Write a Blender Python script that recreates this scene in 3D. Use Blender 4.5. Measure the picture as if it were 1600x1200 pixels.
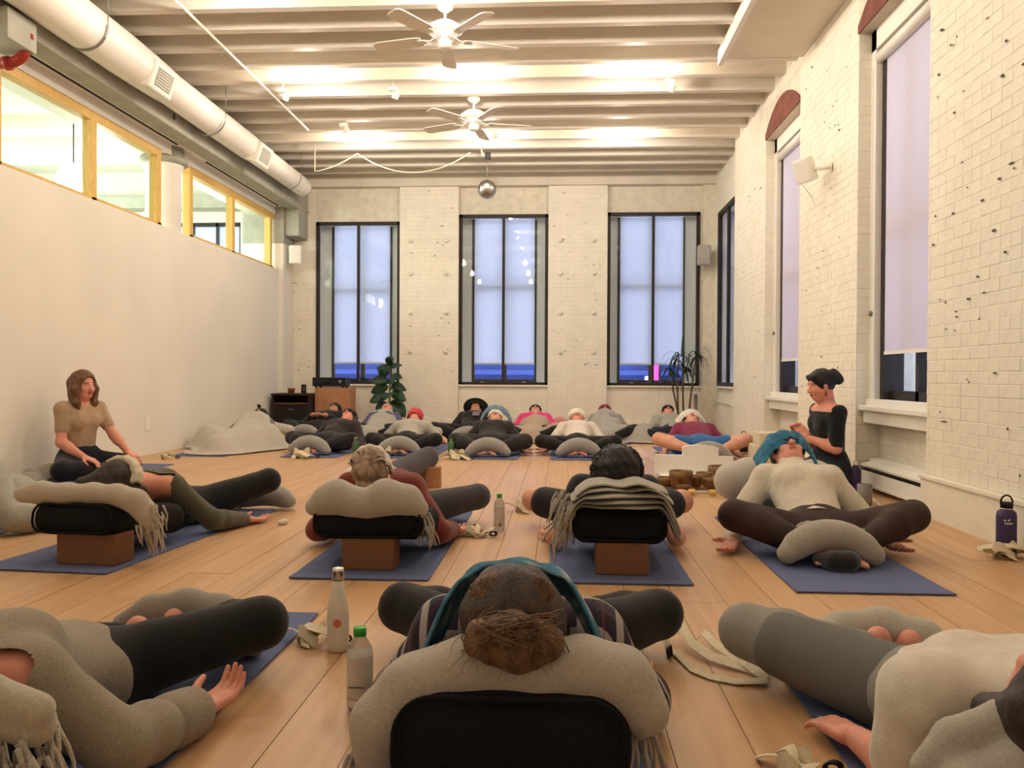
import bpy, bmesh, math, random
import numpy as np
from math import sin, cos, pi, radians as R
from mathutils import Vector as V, Matrix

random.seed(7)
rng = np.random.default_rng(7)
SC = bpy.context.scene
COL = SC.collection
for o in list(bpy.data.objects):
    bpy.data.objects.remove(o)

# ---------------------------------------------------------------- camera
CAMZ = 0.90
FPX = 1290.0
YAW, PITCH, ROLL = math.atan(75 / FPX), -0.0095, 0.005
cd = bpy.data.cameras.new('camera')
cam = bpy.data.objects.new('camera', cd)
COL.objects.link(cam)
SC.camera = cam
cd.sensor_fit = 'HORIZONTAL'
cd.sensor_width = 36.0
cd.lens = 36.0 * FPX / 1600.0
cd.clip_start, cd.clip_end = 0.05, 300
fw = V((-sin(YAW) * cos(PITCH), cos(YAW) * cos(PITCH), sin(PITCH)))
rt0 = fw.cross(V((0, 0, 1))).normalized()
up0 = rt0.cross(fw)
rt = rt0 * cos(ROLL) + up0 * sin(ROLL)
up = rt.cross(fw)
M = Matrix((rt, up, -fw)).transposed().to_4x4()
M.translation = V((0, 0, CAMZ))
cam.matrix_world = M

# measuring helpers: where a sight line meets a horizontal plane or a plane at depth Y
def ray(u, v):
    return (fw * FPX + rt * (u - 800) - up * (v - 600)).normalized()
def F(u, v, z=0.0):
    d = ray(u, v)
    t = (z - CAMZ) / d.z
    return V((0, 0, CAMZ)) + d * t
def G(u, v, Y):
    d = ray(u, v)
    return V((0, 0, CAMZ)) + d * (Y / d.y)
def GX(u, v, X):
    d = ray(u, v)
    return V((0, 0, CAMZ)) + d * (X / d.x)

# ---------------------------------------------------------------- world, exposure
def lin(c):
    return tuple(((x / 255) / 12.92 if x / 255 <= .04045 else ((x / 255 + .055) / 1.055) ** 2.4) for x in c)
W = bpy.data.worlds.new('dusk'); SC.world = W; W.use_nodes = True
W.node_tree.nodes['Background'].inputs[0].default_value = (0.46, 0.49, 0.60, 1)
W.node_tree.nodes['Background'].inputs[1].default_value = 6.0
SC.view_settings.view_transform = 'Standard'
SC.view_settings.look = 'None'
SC.view_settings.gamma = 1
SC.view_settings.use_curve_mapping = False
SC.view_settings.exposure = 0.10

LAMP_W = 44.0
def point_light(name, loc, power, col=(1.0, 0.885, 0.76), r=0.05, parent=None):
    l = bpy.data.lights.new(name, 'POINT'); l.energy = power; l.color = col; l.shadow_soft_size = r
    o = bpy.data.objects.new(name, l); COL.objects.link(o); o.location = loc
    if parent: o.parent = parent
    return o
LAMPS = [(x, y) for y in (-0.33, 1.97, 4.27, 6.57, 8.87, 11.17) for x in (-2.75, -1.0, 0.78)]

# ---------------------------------------------------------------- materials
def new_mat(name):
    m = bpy.data.materials.new(name); m.use_nodes = True
    return m, m.node_tree, m.node_tree.nodes['Principled BSDF']
def mat(name, rgb, rough=.8, var=0.0, vscale=8, bump=0.0, bscale=60, metal=0, rgb2=None, stretch=None, spec=.3, trans=0, sheen=0, coat=0, alpha=1, objrand=0.0, ior=1.45):
    m, nt, b = new_mat(name)
    c1 = lin(rgb) + (1,)
    b.inputs['Base Color'].default_value = c1
    b.inputs['Roughness'].default_value = rough
    b.inputs['Metallic'].default_value = metal
    b.inputs['Specular IOR Level'].default_value = spec
    b.inputs['Transmission Weight'].default_value = trans
    b.inputs['Sheen Weight'].default_value = sheen
    b.inputs['Coat Weight'].default_value = coat
    b.inputs['Alpha'].default_value = alpha
    b.inputs['IOR'].default_value = ior
    tc = nt.nodes.new('ShaderNodeTexCoord'); mp = nt.nodes.new('ShaderNodeMapping')
    nt.links.new(tc.outputs['Object'], mp.inputs[0])
    if stretch: mp.inputs['Scale'].default_value = stretch
    last = None
    if var or rgb2:
        n = nt.nodes.new('ShaderNodeTexNoise'); n.inputs['Scale'].default_value = vscale; n.inputs['Detail'].default_value = 4
        nt.links.new(mp.outputs[0], n.inputs['Vector'])
        cr = nt.nodes.new('ShaderNodeValToRGB')
        cr.color_ramp.elements[0].position = .35; cr.color_ramp.elements[1].position = .65
        if rgb2 is None:
            rgb2 = tuple(x * (1 - var) for x in rgb)
        cr.color_ramp.elements[0].color = lin(rgb2) + (1,); cr.color_ramp.elements[1].color = c1
        nt.links.new(n.outputs[0], cr.inputs[0]); last = cr.outputs[0]
    if objrand:
        oi = nt.nodes.new('ShaderNodeObjectInfo'); hs = nt.nodes.new('ShaderNodeHueSaturation')
        mr = nt.nodes.new('ShaderNodeMapRange'); mr.inputs[3].default_value = 1 - objrand; mr.inputs[4].default_value = 1 + objrand
        nt.links.new(oi.outputs['Random'], mr.inputs[0]); nt.links.new(mr.outputs[0], hs.inputs['Value'])
        if last: nt.links.new(last, hs.inputs['Color'])
        else: hs.inputs['Color'].default_value = c1
        last = hs.outputs[0]
    if last: nt.links.new(last, b.inputs['Base Color'])
    if bump:
        n2 = nt.nodes.new('ShaderNodeTexNoise'); n2.inputs['Scale'].default_value = bscale; n2.inputs['Detail'].default_value = 3
        nt.links.new(mp.outputs[0], n2.inputs['Vector'])
        bp = nt.nodes.new('ShaderNodeBump'); bp.inputs['Strength'].default_value = bump; bp.inputs['Distance'].default_value = .01
        nt.links.new(n2.outputs[0], bp.inputs['Height']); nt.links.new(bp.outputs[0], b.inputs['Normal'])
    return m
def emis(name, rgb, strength):
    m, nt, b = new_mat(name)
    b.inputs['Base Color'].default_value = lin(rgb) + (1,)
    b.inputs['Emission Color'].default_value = lin(rgb) + (1,); b.inputs['Emission Strength'].default_value = strength
    return m
_mc = {}
def fab(rgb, kind='cloth'):
    k = (rgb, kind)
    if k not in _mc:
        n = 'fabric_%d_%d_%d_%s' % (rgb + (kind,))
        if kind == 'cloth': _mc[k] = mat(n, rgb, .9, var=.05, vscale=25, bump=.25, bscale=180, sheen=.15)
        elif kind == 'knit': _mc[k] = mat(n, rgb, .95, var=.10, vscale=160, bump=.6, bscale=300, sheen=.3)
        elif kind == 'wool': _mc[k] = mat(n, rgb, .97, var=.07, vscale=110, bump=.5, bscale=300, sheen=.4)
        elif kind == 'skin': _mc[k] = mat(n, rgb, .55, var=.06, vscale=14, bump=.05, bscale=120, spec=.4)
        elif kind == 'hair': _mc[k] = mat(n, rgb, .5, var=.28, vscale=10, bump=.5, bscale=50, spec=.45, stretch=(5, 5, 1.5))
    return _mc[k]

M_ = {}
M_['wall'] = mat('painted_plaster', (236, 230, 216), .75, var=.025, vscale=1.2, bump=.06, bscale=30)
M_['brick'] = mat('painted_brick', (240, 233, 217), .6, var=.03, vscale=5, bump=.28, bscale=30)
M_['mortar'] = mat('painted_mortar', (230, 222, 204), .8, var=.06, vscale=9, bump=.5, bscale=45)
M_['ceil'] = mat('painted_ceiling', (226, 216, 200), .7, var=.04, vscale=2, bump=.1, bscale=20)
M_['joist'] = mat('painted_joist', (230, 221, 206), .6, var=.04, vscale=3, bump=.1, bscale=30, stretch=(1, 6, 6))
M_['white'] = mat('white_paint', (242, 238, 228), .5, var=.02, vscale=4)
M_['whiteplastic'] = mat('white_plastic', (238, 234, 224), .35, spec=.5)
M_['concrete'] = mat('painted_concrete', (176, 174, 160), .85, var=.08, vscale=5, bump=.2, bscale=25)
M_['darkframe'] = mat('dark_bronze_frame', (52, 44, 42), .5, var=.1, vscale=20)
M_['pine'] = mat('pine_frame', (226, 184, 104), .5, var=.1, vscale=12, stretch=(6, 6, 1))
M_['lintel'] = mat('rusty_lintel', (134, 78, 64), .7, var=.18, vscale=9, bump=.4, bscale=30)
M_['dark'] = mat('black_paint', (26, 24, 24), .5)
M_['hole'] = mat('dark_chip', (92, 78, 66), .9)
M_['red'] = mat('red_iron', (160, 52, 40), .45, var=.1, vscale=20)
M_['greymetal'] = mat('grey_metal', (140, 136, 128), .4, metal=.6)
M_['chrome'] = mat('brushed_steel', (200, 198, 194), .25, metal=1)
M_['duct'] = mat('white_duct', (240, 234, 222), .4, var=.02, vscale=3, bump=.05)
M_['mat'] = mat('blue_yoga_mat', (100, 110, 148), .85, var=.05, vscale=300, bump=.2, bscale=400)
M_['bolster'] = mat('black_bolster', (20, 20, 20), .95, var=.2, vscale=60, bump=.2, bscale=150)
M_['cork'] = mat('brown_foam_block', (132, 92, 66), .85, var=.12, vscale=120, bump=.25, bscale=160)
M_['cardboard'] = mat('plywood_box', (184, 132, 96), .7, var=.08, vscale=10)
M_['strap'] = mat('cotton_strap', (226, 214, 184), .9, var=.07, vscale=60, bump=.3, bscale=250)
M_['leaf'] = mat('fig_leaf', (40, 74, 44), .45, var=.25, vscale=14, spec=.5)
M_['leaf2'] = mat('dracaena_leaf', (52, 74, 50), .5, var=.3, vscale=14)
M_['stem'] = mat('woody_stem', (128, 104, 76), .8, var=.2, vscale=30)
M_['bronze'] = mat('bronze_bowl', (128, 96, 62), .38, var=.2, vscale=16, metal=.65, bump=.3, bscale=60)
M_['globe'] = emis('pendant_globe', (255, 240, 214), 6.0)
M_['bulb'] = emis('bulb_glow', (255, 226, 180), 30.0)
M_['neon'] = emis('pink_neon', (255, 40, 110), 5.0)
M_['neonw'] = emis('white_neon', (235, 215, 255), 3.0)
def shade_mat(name, rgb, tr):
    m, nt, b = new_mat(name)
    b.inputs['Base Color'].default_value = lin(rgb) + (1,); b.inputs['Roughness'].default_value = .9
    t = nt.nodes.new('ShaderNodeBsdfTranslucent'); t.inputs[0].default_value = lin(rgb) + (1,)
    mx = nt.nodes.new('ShaderNodeMixShader'); mx.inputs[0].default_value = tr
    out = nt.nodes['Material Output']
    nt.links.new(b.outputs[0], mx.inputs[1]); nt.links.new(t.outputs[0], mx.inputs[2]); nt.links.new(mx.outputs[0], out.inputs[0])
    return m
M_['shade'] = shade_mat('roller_shade', (234, 235, 242), .62)
M_['shade2'] = shade_mat('side_roller_shade', (240, 234, 240), .5)
def glass_mat(name, rgb, gl=.10):
    # thin window glass: mostly clear with a mirror-like reflection growing at grazing angles
    m, nt, b = new_mat(name)
    tr = nt.nodes.new('ShaderNodeBsdfTransparent'); tr.inputs[0].default_value = lin(rgb) + (1,)
    g = nt.nodes.new('ShaderNodeBsdfGlossy'); g.inputs['Roughness'].default_value = .015
    fr = nt.nodes.new('ShaderNodeLayerWeight'); fr.inputs[0].default_value = .5
    pw = nt.nodes.new('ShaderNodeMath'); pw.operation = 'POWER'; pw.inputs[1].default_value = 5
    ad = nt.nodes.new('ShaderNodeMath'); ad.operation = 'MULTIPLY_ADD'; ad.inputs[1].default_value = .45; ad.inputs[2].default_value = gl
    mx = nt.nodes.new('ShaderNodeMixShader')
    nt.links.new(fr.outputs['Facing'], pw.inputs[0]); nt.links.new(pw.outputs[0], ad.inputs[0]); nt.links.new(ad.outputs[0], mx.inputs[0])
    nt.links.new(tr.outputs[0], mx.inputs[1]); nt.links.new(g.outputs[0], mx.inputs[2])
    nt.links.new(mx.outputs[0], nt.nodes['Material Output'].inputs[0])
    return m
M_['glass'] = glass_mat('window_glass', (242, 246, 248), .035)
M_['glass2'] = glass_mat('interior_glass', (236, 244, 240), .012)
M_['pet'] = mat('clear_plastic', (214, 214, 206), .12, trans=.85, spec=.5, ior=1.2)
M_['label'] = mat('bottle_label', (216, 206, 196), .5, var=.05, vscale=20)
M_['greencap'] = mat('green_cap', (60, 166, 62), .4)
M_['greenglass'] = mat('green_bottle', (92, 128, 88), .15, trans=.5)
# oak floor
def floor_mat():
    m, nt, b = new_mat('oak_floor')
    L = nt.links.new
    tc = nt.nodes.new('ShaderNodeTexCoord'); mp = nt.nodes.new('ShaderNodeMapping'); mp.inputs['Scale'].default_value = (9, .7, 1)
    oi = nt.nodes.new('ShaderNodeObjectInfo')
    ad = nt.nodes.new('ShaderNodeVectorMath'); ad.operation = 'ADD'
    ml = nt.nodes.new('ShaderNodeMath'); ml.operation = 'MULTIPLY'; ml.inputs[1].default_value = 37
    L(oi.outputs['Random'], ml.inputs[0]); L(tc.outputs['Object'], ad.inputs[0]); L(ml.outputs[0], ad.inputs[1]); L(ad.outputs[0], mp.inputs[0])
    n = nt.nodes.new('ShaderNodeTexNoise'); n.inputs['Scale'].default_value = 1.6; n.inputs['Detail'].default_value = 7; n.inputs['Distortion'].default_value = 1.4
    L(mp.outputs[0], n.inputs['Vector'])
    cr = nt.nodes.new('ShaderNodeValToRGB'); e = cr.color_ramp.elements
    e[0].position = .32; e[0].color = lin((190, 148, 106)) + (1,); e[1].position = .68; e[1].color = lin((208, 168, 124)) + (1,)
    L(n.outputs[0], cr.inputs[0])
    hs = nt.nodes.new('ShaderNodeHueSaturation'); mr = nt.nodes.new('ShaderNodeMapRange'); mr.inputs[3].default_value = .95; mr.inputs[4].default_value = 1.04
    L(oi.outputs['Random'], mr.inputs[0]); L(mr.outputs[0], hs.inputs['Value']); L(cr.outputs[0], hs.inputs['Color']); L(hs.outputs[0], b.inputs['Base Color'])
    b.inputs['Roughness'].default_value = .38; b.inputs['Specular IOR Level'].default_value = .4
    bp = nt.nodes.new('ShaderNodeBump'); bp.inputs['Strength'].default_value = .06; bp.inputs['Distance'].default_value = .005
    L(n.outputs[0], bp.inputs['Height']); L(bp.outputs[0], b.inputs['Normal'])
    return m
M_['floor'] = floor_mat()
def plaid_mat():
    m, nt, b = new_mat('plaid_flannel'); L = nt.links.new
    tc = nt.nodes.new('ShaderNodeTexCoord'); sp = nt.nodes.new('ShaderNodeSeparateXYZ'); L(tc.outputs['Object'], sp.inputs[0])
    def band(ax, freq, thr, off=0.0):
        a = nt.nodes.new('ShaderNodeMath'); a.operation = 'MULTIPLY_ADD'; a.inputs[1].default_value = freq; a.inputs[2].default_value = off; L(sp.outputs[ax], a.inputs[0])
        f = nt.nodes.new('ShaderNodeMath'); f.operation = 'FRACT'; L(a.outputs[0], f.inputs[0])
        g = nt.nodes.new('ShaderNodeMath'); g.operation = 'GREATER_THAN'; g.inputs[1].default_value = thr; L(f.outputs[0], g.inputs[0])
        return g.outputs[0]
    base = lin((66, 54, 70)) + (1,)
    cur = None
    for ax, fr, th, off, c, fac in ((0, 11, .5, 0, (34, 30, 38), .7), (1, 11, .5, .3, (34, 30, 38), .7), (0, 11, .80, .3, (214, 204, 200), .55), (1, 11, .80, .6, (214, 204, 200), .55), (0, 11, .94, .8, (120, 60, 70), .5)):
        mk = band(ax, fr, th, off)
        mu = nt.nodes.new('ShaderNodeMath'); mu.operation = 'MULTIPLY'; mu.inputs[1].default_value = fac; L(mk, mu.inputs[0])
        mx = nt.nodes.new('ShaderNodeMix'); mx.data_type = 'RGBA'; L(mu.outputs[0], mx.inputs[0])
        if cur: L(cur, mx.inputs[6])
        else: mx.inputs[6].default_value = base
        mx.inputs[7].default_value = lin(c) + (1,); cur = mx.outputs[2]
    L(cur, b.inputs['Base Color']); b.inputs['Roughness'].default_value = .95
    return m
M_['plaid'] = plaid_mat()
def towel_mat(name, a, b2, c, sc=9):
    m, nt, b = new_mat(name); L = nt.links.new
    tc = nt.nodes.new('ShaderNodeTexCoord'); n = nt.nodes.new('ShaderNodeTexNoise'); n.inputs['Scale'].default_value = sc; n.inputs['Distortion'].default_value = 1.5
    L(tc.outputs['Object'], n.inputs['Vector'])
    cr = nt.nodes.new('ShaderNodeValToRGB'); e = cr.color_ramp.elements
    e[0].position = .35; e[0].color = lin(a) + (1,); e[1].position = .7; e[1].color = lin(c) + (1,)
    x = e.new(.55); x.color = lin(b2) + (1,)
    L(n.outputs[0], cr.inputs[0]); L(cr.outputs[0], b.inputs['Base Color']); b.inputs['Roughness'].default_value = .95
    n2 = nt.nodes.new('ShaderNodeTexNoise'); n2.inputs['Scale'].default_value = 220; L(tc.outputs['Object'], n2.inputs['Vector'])
    bp = nt.nodes.new('ShaderNodeBump'); bp.inputs['Strength'].default_value = .6; bp.inputs['Distance'].default_value = .01; L(n2.outputs[0], bp.inputs['Height']); L(bp.outputs[0], b.inputs['Normal'])
    return m
M_['towel'] = towel_mat('blue_tie_dye_towel', (40, 94, 122), (84, 136, 158), (196, 204, 202))
M_['towelin'] = towel_mat('teal_towel', (38, 100, 132), (58, 124, 156), (84, 148, 176), 14)

# ---------------------------------------------------------------- object helpers
def base_name(n): return n
def link(name, me, m=None, parent=None, loc=None):
    o = bpy.data.objects.new(name, me); COL.objects.link(o)
    if m is not None and me is not None and len(me.materials) == 0:
        for mm in (m if isinstance(m, (list, tuple)) else [m]): me.materials.append(mm)
    if parent is not None: o.parent = parent
    if loc is not None: o.location = loc
    return o
def tag(o, label=None, cat=None, group=None, kind=None):
    if label: o['label'] = label
    if cat: o['category'] = cat
    if group: o['group'] = group
    if kind: o['kind'] = kind
    return o
def empty(name, loc, label=None, cat=None, group=None, rz=0, kind=None):
    o = bpy.data.objects.new(name, None); COL.objects.link(o); o.location = loc; o.rotation_euler = (0, 0, rz); o.empty_display_size = .1
    return tag(o, label, cat, group, kind)
def me_from(verts, faces, name='mesh', smooth=False, sub=None):
    me = bpy.data.meshes.new(name); me.from_pydata([tuple(v) for v in verts], [], [tuple(f) for f in faces])
    if smooth:
        me.polygons.foreach_set('use_smooth', [True] * len(me.polygons))
    me.update(); return me
class MB:
    """collects shapes, then build() links ONE mesh object (coordinates relative to the parent's origin)"""
    def __init__(s): s.bm = bmesh.new()
    def box(s, lo, hi, bev=0.0, rot=None, piv=None):
        b2 = bmesh.new(); bmesh.ops.create_cube(b2, size=1)
        lo, hi = V(lo), V(hi); c = (lo + hi) / 2; d = hi - lo
        for v in b2.verts: v.co = V((v.co.x * d.x, v.co.y * d.y, v.co.z * d.z))
        if bev: bmesh.ops.bevel(b2, geom=b2.edges[:], offset=bev, segments=2, affect='EDGES', profile=.6)
        for v in b2.verts:
            v.co = v.co + c
            if rot is not None: v.co = rot @ (v.co - (piv or c)) + (piv or c)
        s.merge(b2); return s
    def merge(s, b2):
        me = bpy.data.meshes.new('t'); b2.to_mesh(me); b2.free(); s.bm.from_mesh(me); bpy.data.meshes.remove(me)
    def tube(s, pts, r, n=10, cap=True, closed=False):
        pts = [V(p) for p in pts]; N = len(pts); rr = r if isinstance(r, (list, tuple)) else [r] * N
        rings = []; prev = None
        for i, p in enumerate(pts):
            if closed: t = (pts[(i + 1) % N] - pts[i - 1]).normalized()
            else: t = (pts[min(i + 1, N - 1)] - pts[max(i - 1, 0)]).normalized()
            if prev is None:
                a = V((0, 0, 1)) if abs(t.z) < .9 else V((1, 0, 0))
                x = t.cross(a).normalized()
            else: x = (prev - t * prev.dot(t)).normalized()
            prev = x; y = t.cross(x)
            rings.append([s.bm.verts.new(p + (x * cos(2 * pi * k / n) + y * sin(2 * pi * k / n)) * rr[i]) for k in range(n)])
        for i in range(N if closed else N - 1):
            a, b = rings[i], rings[(i + 1) % N]
            for k in range(n):
                f = s.bm.faces.new((a[k], a[(k + 1) % n], b[(k + 1) % n], b[k])); f.smooth = True
        if cap and not closed:
            s.bm.faces.new(rings[0][::-1]); s.bm.faces.new(rings[-1])
        return s
    def lathe(s, prof, c=(0, 0, 0), n=24, axis=None, smooth=True):
        c = V(c); rings = []
        q = V((0, 0, 1)).rotation_difference(V(axis)) if axis is not None else None
        for r, z in prof:
            ring = []
            for k in range(n):
                p = V((r * cos(2 * pi * k / n), r * sin(2 * pi * k / n), z))
                if q: p = q @ p
                ring.append(s.bm.verts.new(c + p))
            rings.append(ring)
        for a, b in zip(rings, rings[1:]):
            for k in range(n):
                f = s.bm.faces.new((a[k], a[(k + 1) % n], b[(k + 1) % n], b[k])); f.smooth = smooth
        if prof[0][0] > 1e-4: s.bm.faces.new(rings[0][::-1])
        if prof[-1][0] > 1e-4: s.bm.faces.new(rings[-1])
        return s
    def poly(s, pts, depth):
        """prism from a planar outline, extruded by the vector depth"""
        d = V(depth); a = [s.bm.verts.new(V(p)) for p in pts]; b = [s.bm.verts.new(V(p) + d) for p in pts]; n = len(pts)
        s.bm.faces.new(a[::-1]); s.bm.faces.new(b)
        for k in range(n): s.bm.faces.new((a[k], a[(k + 1) % n], b[(k + 1) % n], b[k]))
        return s
    def strip(s, pts, wvec, th=.004, smooth=True):
        """ribbon along pts; wvec: one width vector or a list of them"""
        pts = [V(p) for p in pts]; N = len(pts); ws = wvec if isinstance(wvec, list) else [wvec] * N
        rows = []
        for i, p in enumerate(pts):
            t = (pts[min(i + 1, N - 1)] - pts[max(i - 1, 0)]).normalized(); w = V(ws[i]); nrm = t.cross(w).normalized() * th / 2
            rows.append([s.bm.verts.new(q) for q in (p - w / 2 - nrm, p + w / 2 - nrm, p + w / 2 + nrm, p - w / 2 + nrm)])
        for a, b in zip(rows, rows[1:]):
            for k in range(4):
                f = s.bm.faces.new((a[k], a[(k + 1) % 4], b[(k + 1) % 4], b[k]))
        s.bm.faces.new(rows[0][::-1]); s.bm.faces.new(rows[-1])
        return s
    def build(s, name, m, parent=None, label=None, cat=None, group=None, kind=None, smooth=None):
        if parent is not None and parent.type in ('EMPTY', 'MESH'):
            off = world_loc(parent)
            if off.length > 0: bmesh.ops.translate(s.bm, verts=s.bm.verts[:], vec=-off)
            loc = None
        else:
            lo = V((1e9,) * 3); hi = -lo
            for v in s.bm.verts:
                for k in range(3):
                    lo[k] = min(lo[k], v.co[k]); hi[k] = max(hi[k], v.co[k])
            loc = V(((lo.x + hi.x) / 2, (lo.y + hi.y) / 2, lo.z))
            bmesh.ops.translate(s.bm, verts=s.bm.verts[:], vec=-loc)
        bmesh.ops.recalc_face_normals(s.bm, faces=s.bm.faces[:])
        me = bpy.data.meshes.new(name); s.bm.to_mesh(me); s.bm.free()
        if smooth is not None: me.polygons.foreach_set('use_smooth', [smooth] * len(me.polygons))
        o = link(name, me, m, parent, loc)
        return tag(o, label, cat, group, kind)
def world_loc(o):
    p = V((0, 0, 0))
    while o is not None: p += o.location; o = o.parent
    return p

# ---------------------------------------------------------------- implicit surfaces (round cones, ellipsoids, rounded boxes blended together)
def cone(a, b, ra, rb=None, k=.03, op='u'): return ('c', np.array(a, float), np.array(b, float), float(ra), float(ra if rb is None else rb), k, op)
def ball(c, r, k=.02, op='u'): return cone(c, (c[0], c[1], c[2] + 1e-4), r, r, k, op)
def ell(c, r, axes=None, k=.02, op='u'):
    A = np.eye(3) if axes is None else np.array([list(x) for x in axes], float)
    return ('e', np.array(c, float), np.array(r, float), A, k, op)
def rbox(c, hs, rad, axes=None, k=.02, op='u'):
    A = np.eye(3) if axes is None else np.array([list(x) for x in axes], float)
    return ('b', np.array(c, float), np.array(hs, float), float(rad), A, k, op)
def prim_bb(p):
    if p[0] == 'c':
        m = max(p[3], p[4]); return np.minimum(p[1], p[2]) - m, np.maximum(p[1], p[2]) + m
    h = p[2]
    A = p[3] if p[0] == 'e' else p[4]
    e = np.abs(A.T) @ h
    return p[1] - e, p[1] + e
def prim_d(p, P):
    if p[0] == 'c':
        a, b, ra, rb = p[1:5]; ba = b - a; L2 = max(ba @ ba, 1e-9)
        pa = P - a; t = np.clip(pa @ ba / L2, 0, 1)
        return np.linalg.norm(pa - t[..., None] * ba, axis=-1) - (ra + (rb - ra) * t)
    if p[0] == 'e':
        q = (P - p[1]) @ p[3].T
        k0 = np.linalg.norm(q / p[2], axis=-1); k1 = np.linalg.norm(q / (p[2] ** 2), axis=-1)
        return k0 * (k0 - 1) / np.maximum(k1, 1e-6)
    q = np.abs((P - p[1]) @ p[4].T) - (p[2] - p[3])
    return np.linalg.norm(np.maximum(q, 0), axis=-1) + np.minimum(q.max(axis=-1), 0) - p[3]
def surf(prims, h=.012, infl=0.0, cuts=None):
    """mesh the blended prims; returns (verts, quads)"""
    lo = np.min([prim_bb(p)[0] for p in prims if p[-1] == 'u'], axis=0) - 3 * h - infl
    hi = np.max([prim_bb(p)[1] for p in prims if p[-1] == 'u'], axis=0) + 3 * h + infl
    n = np.ceil((hi - lo) / h).astype(int) + 1
    f = np.full(n, .5, dtype=np.float32)
    ax = [lo[i] + h * np.arange(n[i]) for i in range(3)]
    for p in prims:
        k = p[-2]; bl, bh = prim_bb(p); mg = max(k, 3 * h) + infl + h
        i0 = np.maximum(np.floor((bl - mg - lo) / h).astype(int), 0); i1 = np.minimum(np.ceil((bh + mg - lo) / h).astype(int) + 1, n)
        if (i1 <= i0).any(): continue
        sl = tuple(slice(i0[i], i1[i]) for i in range(3))
        X, Y, Z = np.meshgrid(*[ax[i][sl[i]] for i in range(3)], indexing='ij')
        d = prim_d(p, np.stack([X, Y, Z], -1)) - (infl if p[-1] == 'u' else 0)
        a = f[sl]
        if p[-1] == 'u':
            hh = np.maximum(k - np.abs(a - d), 0) / k
            f[sl] = np.minimum(a, d) - hh * hh * k * .25
        else:
            d = -d; hh = np.maximum(k - np.abs(a - d), 0) / k
            f[sl] = np.maximum(a, d) + hh * hh * k * .25
    if cuts:
        X, Y, Z = np.meshgrid(*ax, indexing='ij'); P = np.stack([X, Y, Z], -1)
        for c, nn in cuts:        # keep the side the normal points away from
            f = np.maximum(f, (P - np.array(c)) @ np.array(nn))
    f[0], f[-1] = .5, .5; f[:, 0], f[:, -1] = .5, .5; f[:, :, 0], f[:, :, -1] = .5, .5
    s = f < 0
    c8 = [(i, j, k) for i in (0, 1) for j in (0, 1) for k in (0, 1)]
    nx, ny, nz = n
    cnt = np.zeros((nx - 1, ny - 1, nz - 1), np.int8)
    for i, j, k in c8: cnt += s[i:nx - 1 + i, j:ny - 1 + j, k:nz - 1 + k]
    act = (cnt > 0) & (cnt < 8)
    idx = np.argwhere(act)
    if len(idx) == 0: return np.zeros((0, 3)), np.zeros((0, 4), int)
    vid = np.full(act.shape, -1, int); vid[act] = np.arange(len(idx))
    acc = np.zeros((len(idx), 3)); w = np.zeros(len(idx))
    val = {c: f[idx[:, 0] + c[0], idx[:, 1] + c[1], idx[:, 2] + c[2]] for c in c8}
    for a in c8:
        for d in range(3):
            if a[d] == 0:
                b = list(a); b[d] = 1; b = tuple(b)
                va, vb = val[a], val[b]; m = (va < 0) != (vb < 0)
                t = np.where(m, va / np.where(m, va - vb, 1), 0)
                for q in range(3): acc[:, q] += np.where(m, a[q] + (t if q == d else 0), 0)
                w += m
    verts = lo + h * (idx + acc / w[:, None])
    faces = []
    for d in range(3):
        e1, e2 = [(1, 2), (2, 0), (0, 1)][d]
        sa = s[tuple(slice(0, n[q] - 1) if q == d else slice(1, n[q] - 1) for q in range(3))]
        sb = s[tuple(slice(1, n[q]) if q == d else slice(1, n[q] - 1) for q in range(3))]
        m = np.argwhere(sa != sb)
        flip = sb[tuple(m.T)]
        c = m.copy()
        for q in range(3):
            if q != d: c[:, q] += 1
        def cell(o1, o2):
            cc = c.copy(); cc[:, e1] -= o1; cc[:, e2] -= o2; return vid[tuple(cc.T)]
        q4 = np.stack([cell(1, 1), cell(0, 1), cell(0, 0), cell(1, 0)], 1)
        q4[flip] = q4[flip][:, ::-1]
        faces.append(q4)
    return verts, np.concatenate(faces)
_K = rng.normal(size=(14, 3)); _K /= np.linalg.norm(_K, axis=1)[:, None]; _PH = rng.uniform(0, 6.28, 14)
def wob(P, freq, seed=0.0):
    o = np.zeros(len(P))
    for i in range(7):
        o += np.sin(P @ _K[(i + int(seed)) % 14] * freq * (1 + .35 * i) + _PH[(i + int(seed)) % 14] + seed * 1.7) / (1 + .35 * i)
    return o / 3.2
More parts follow.
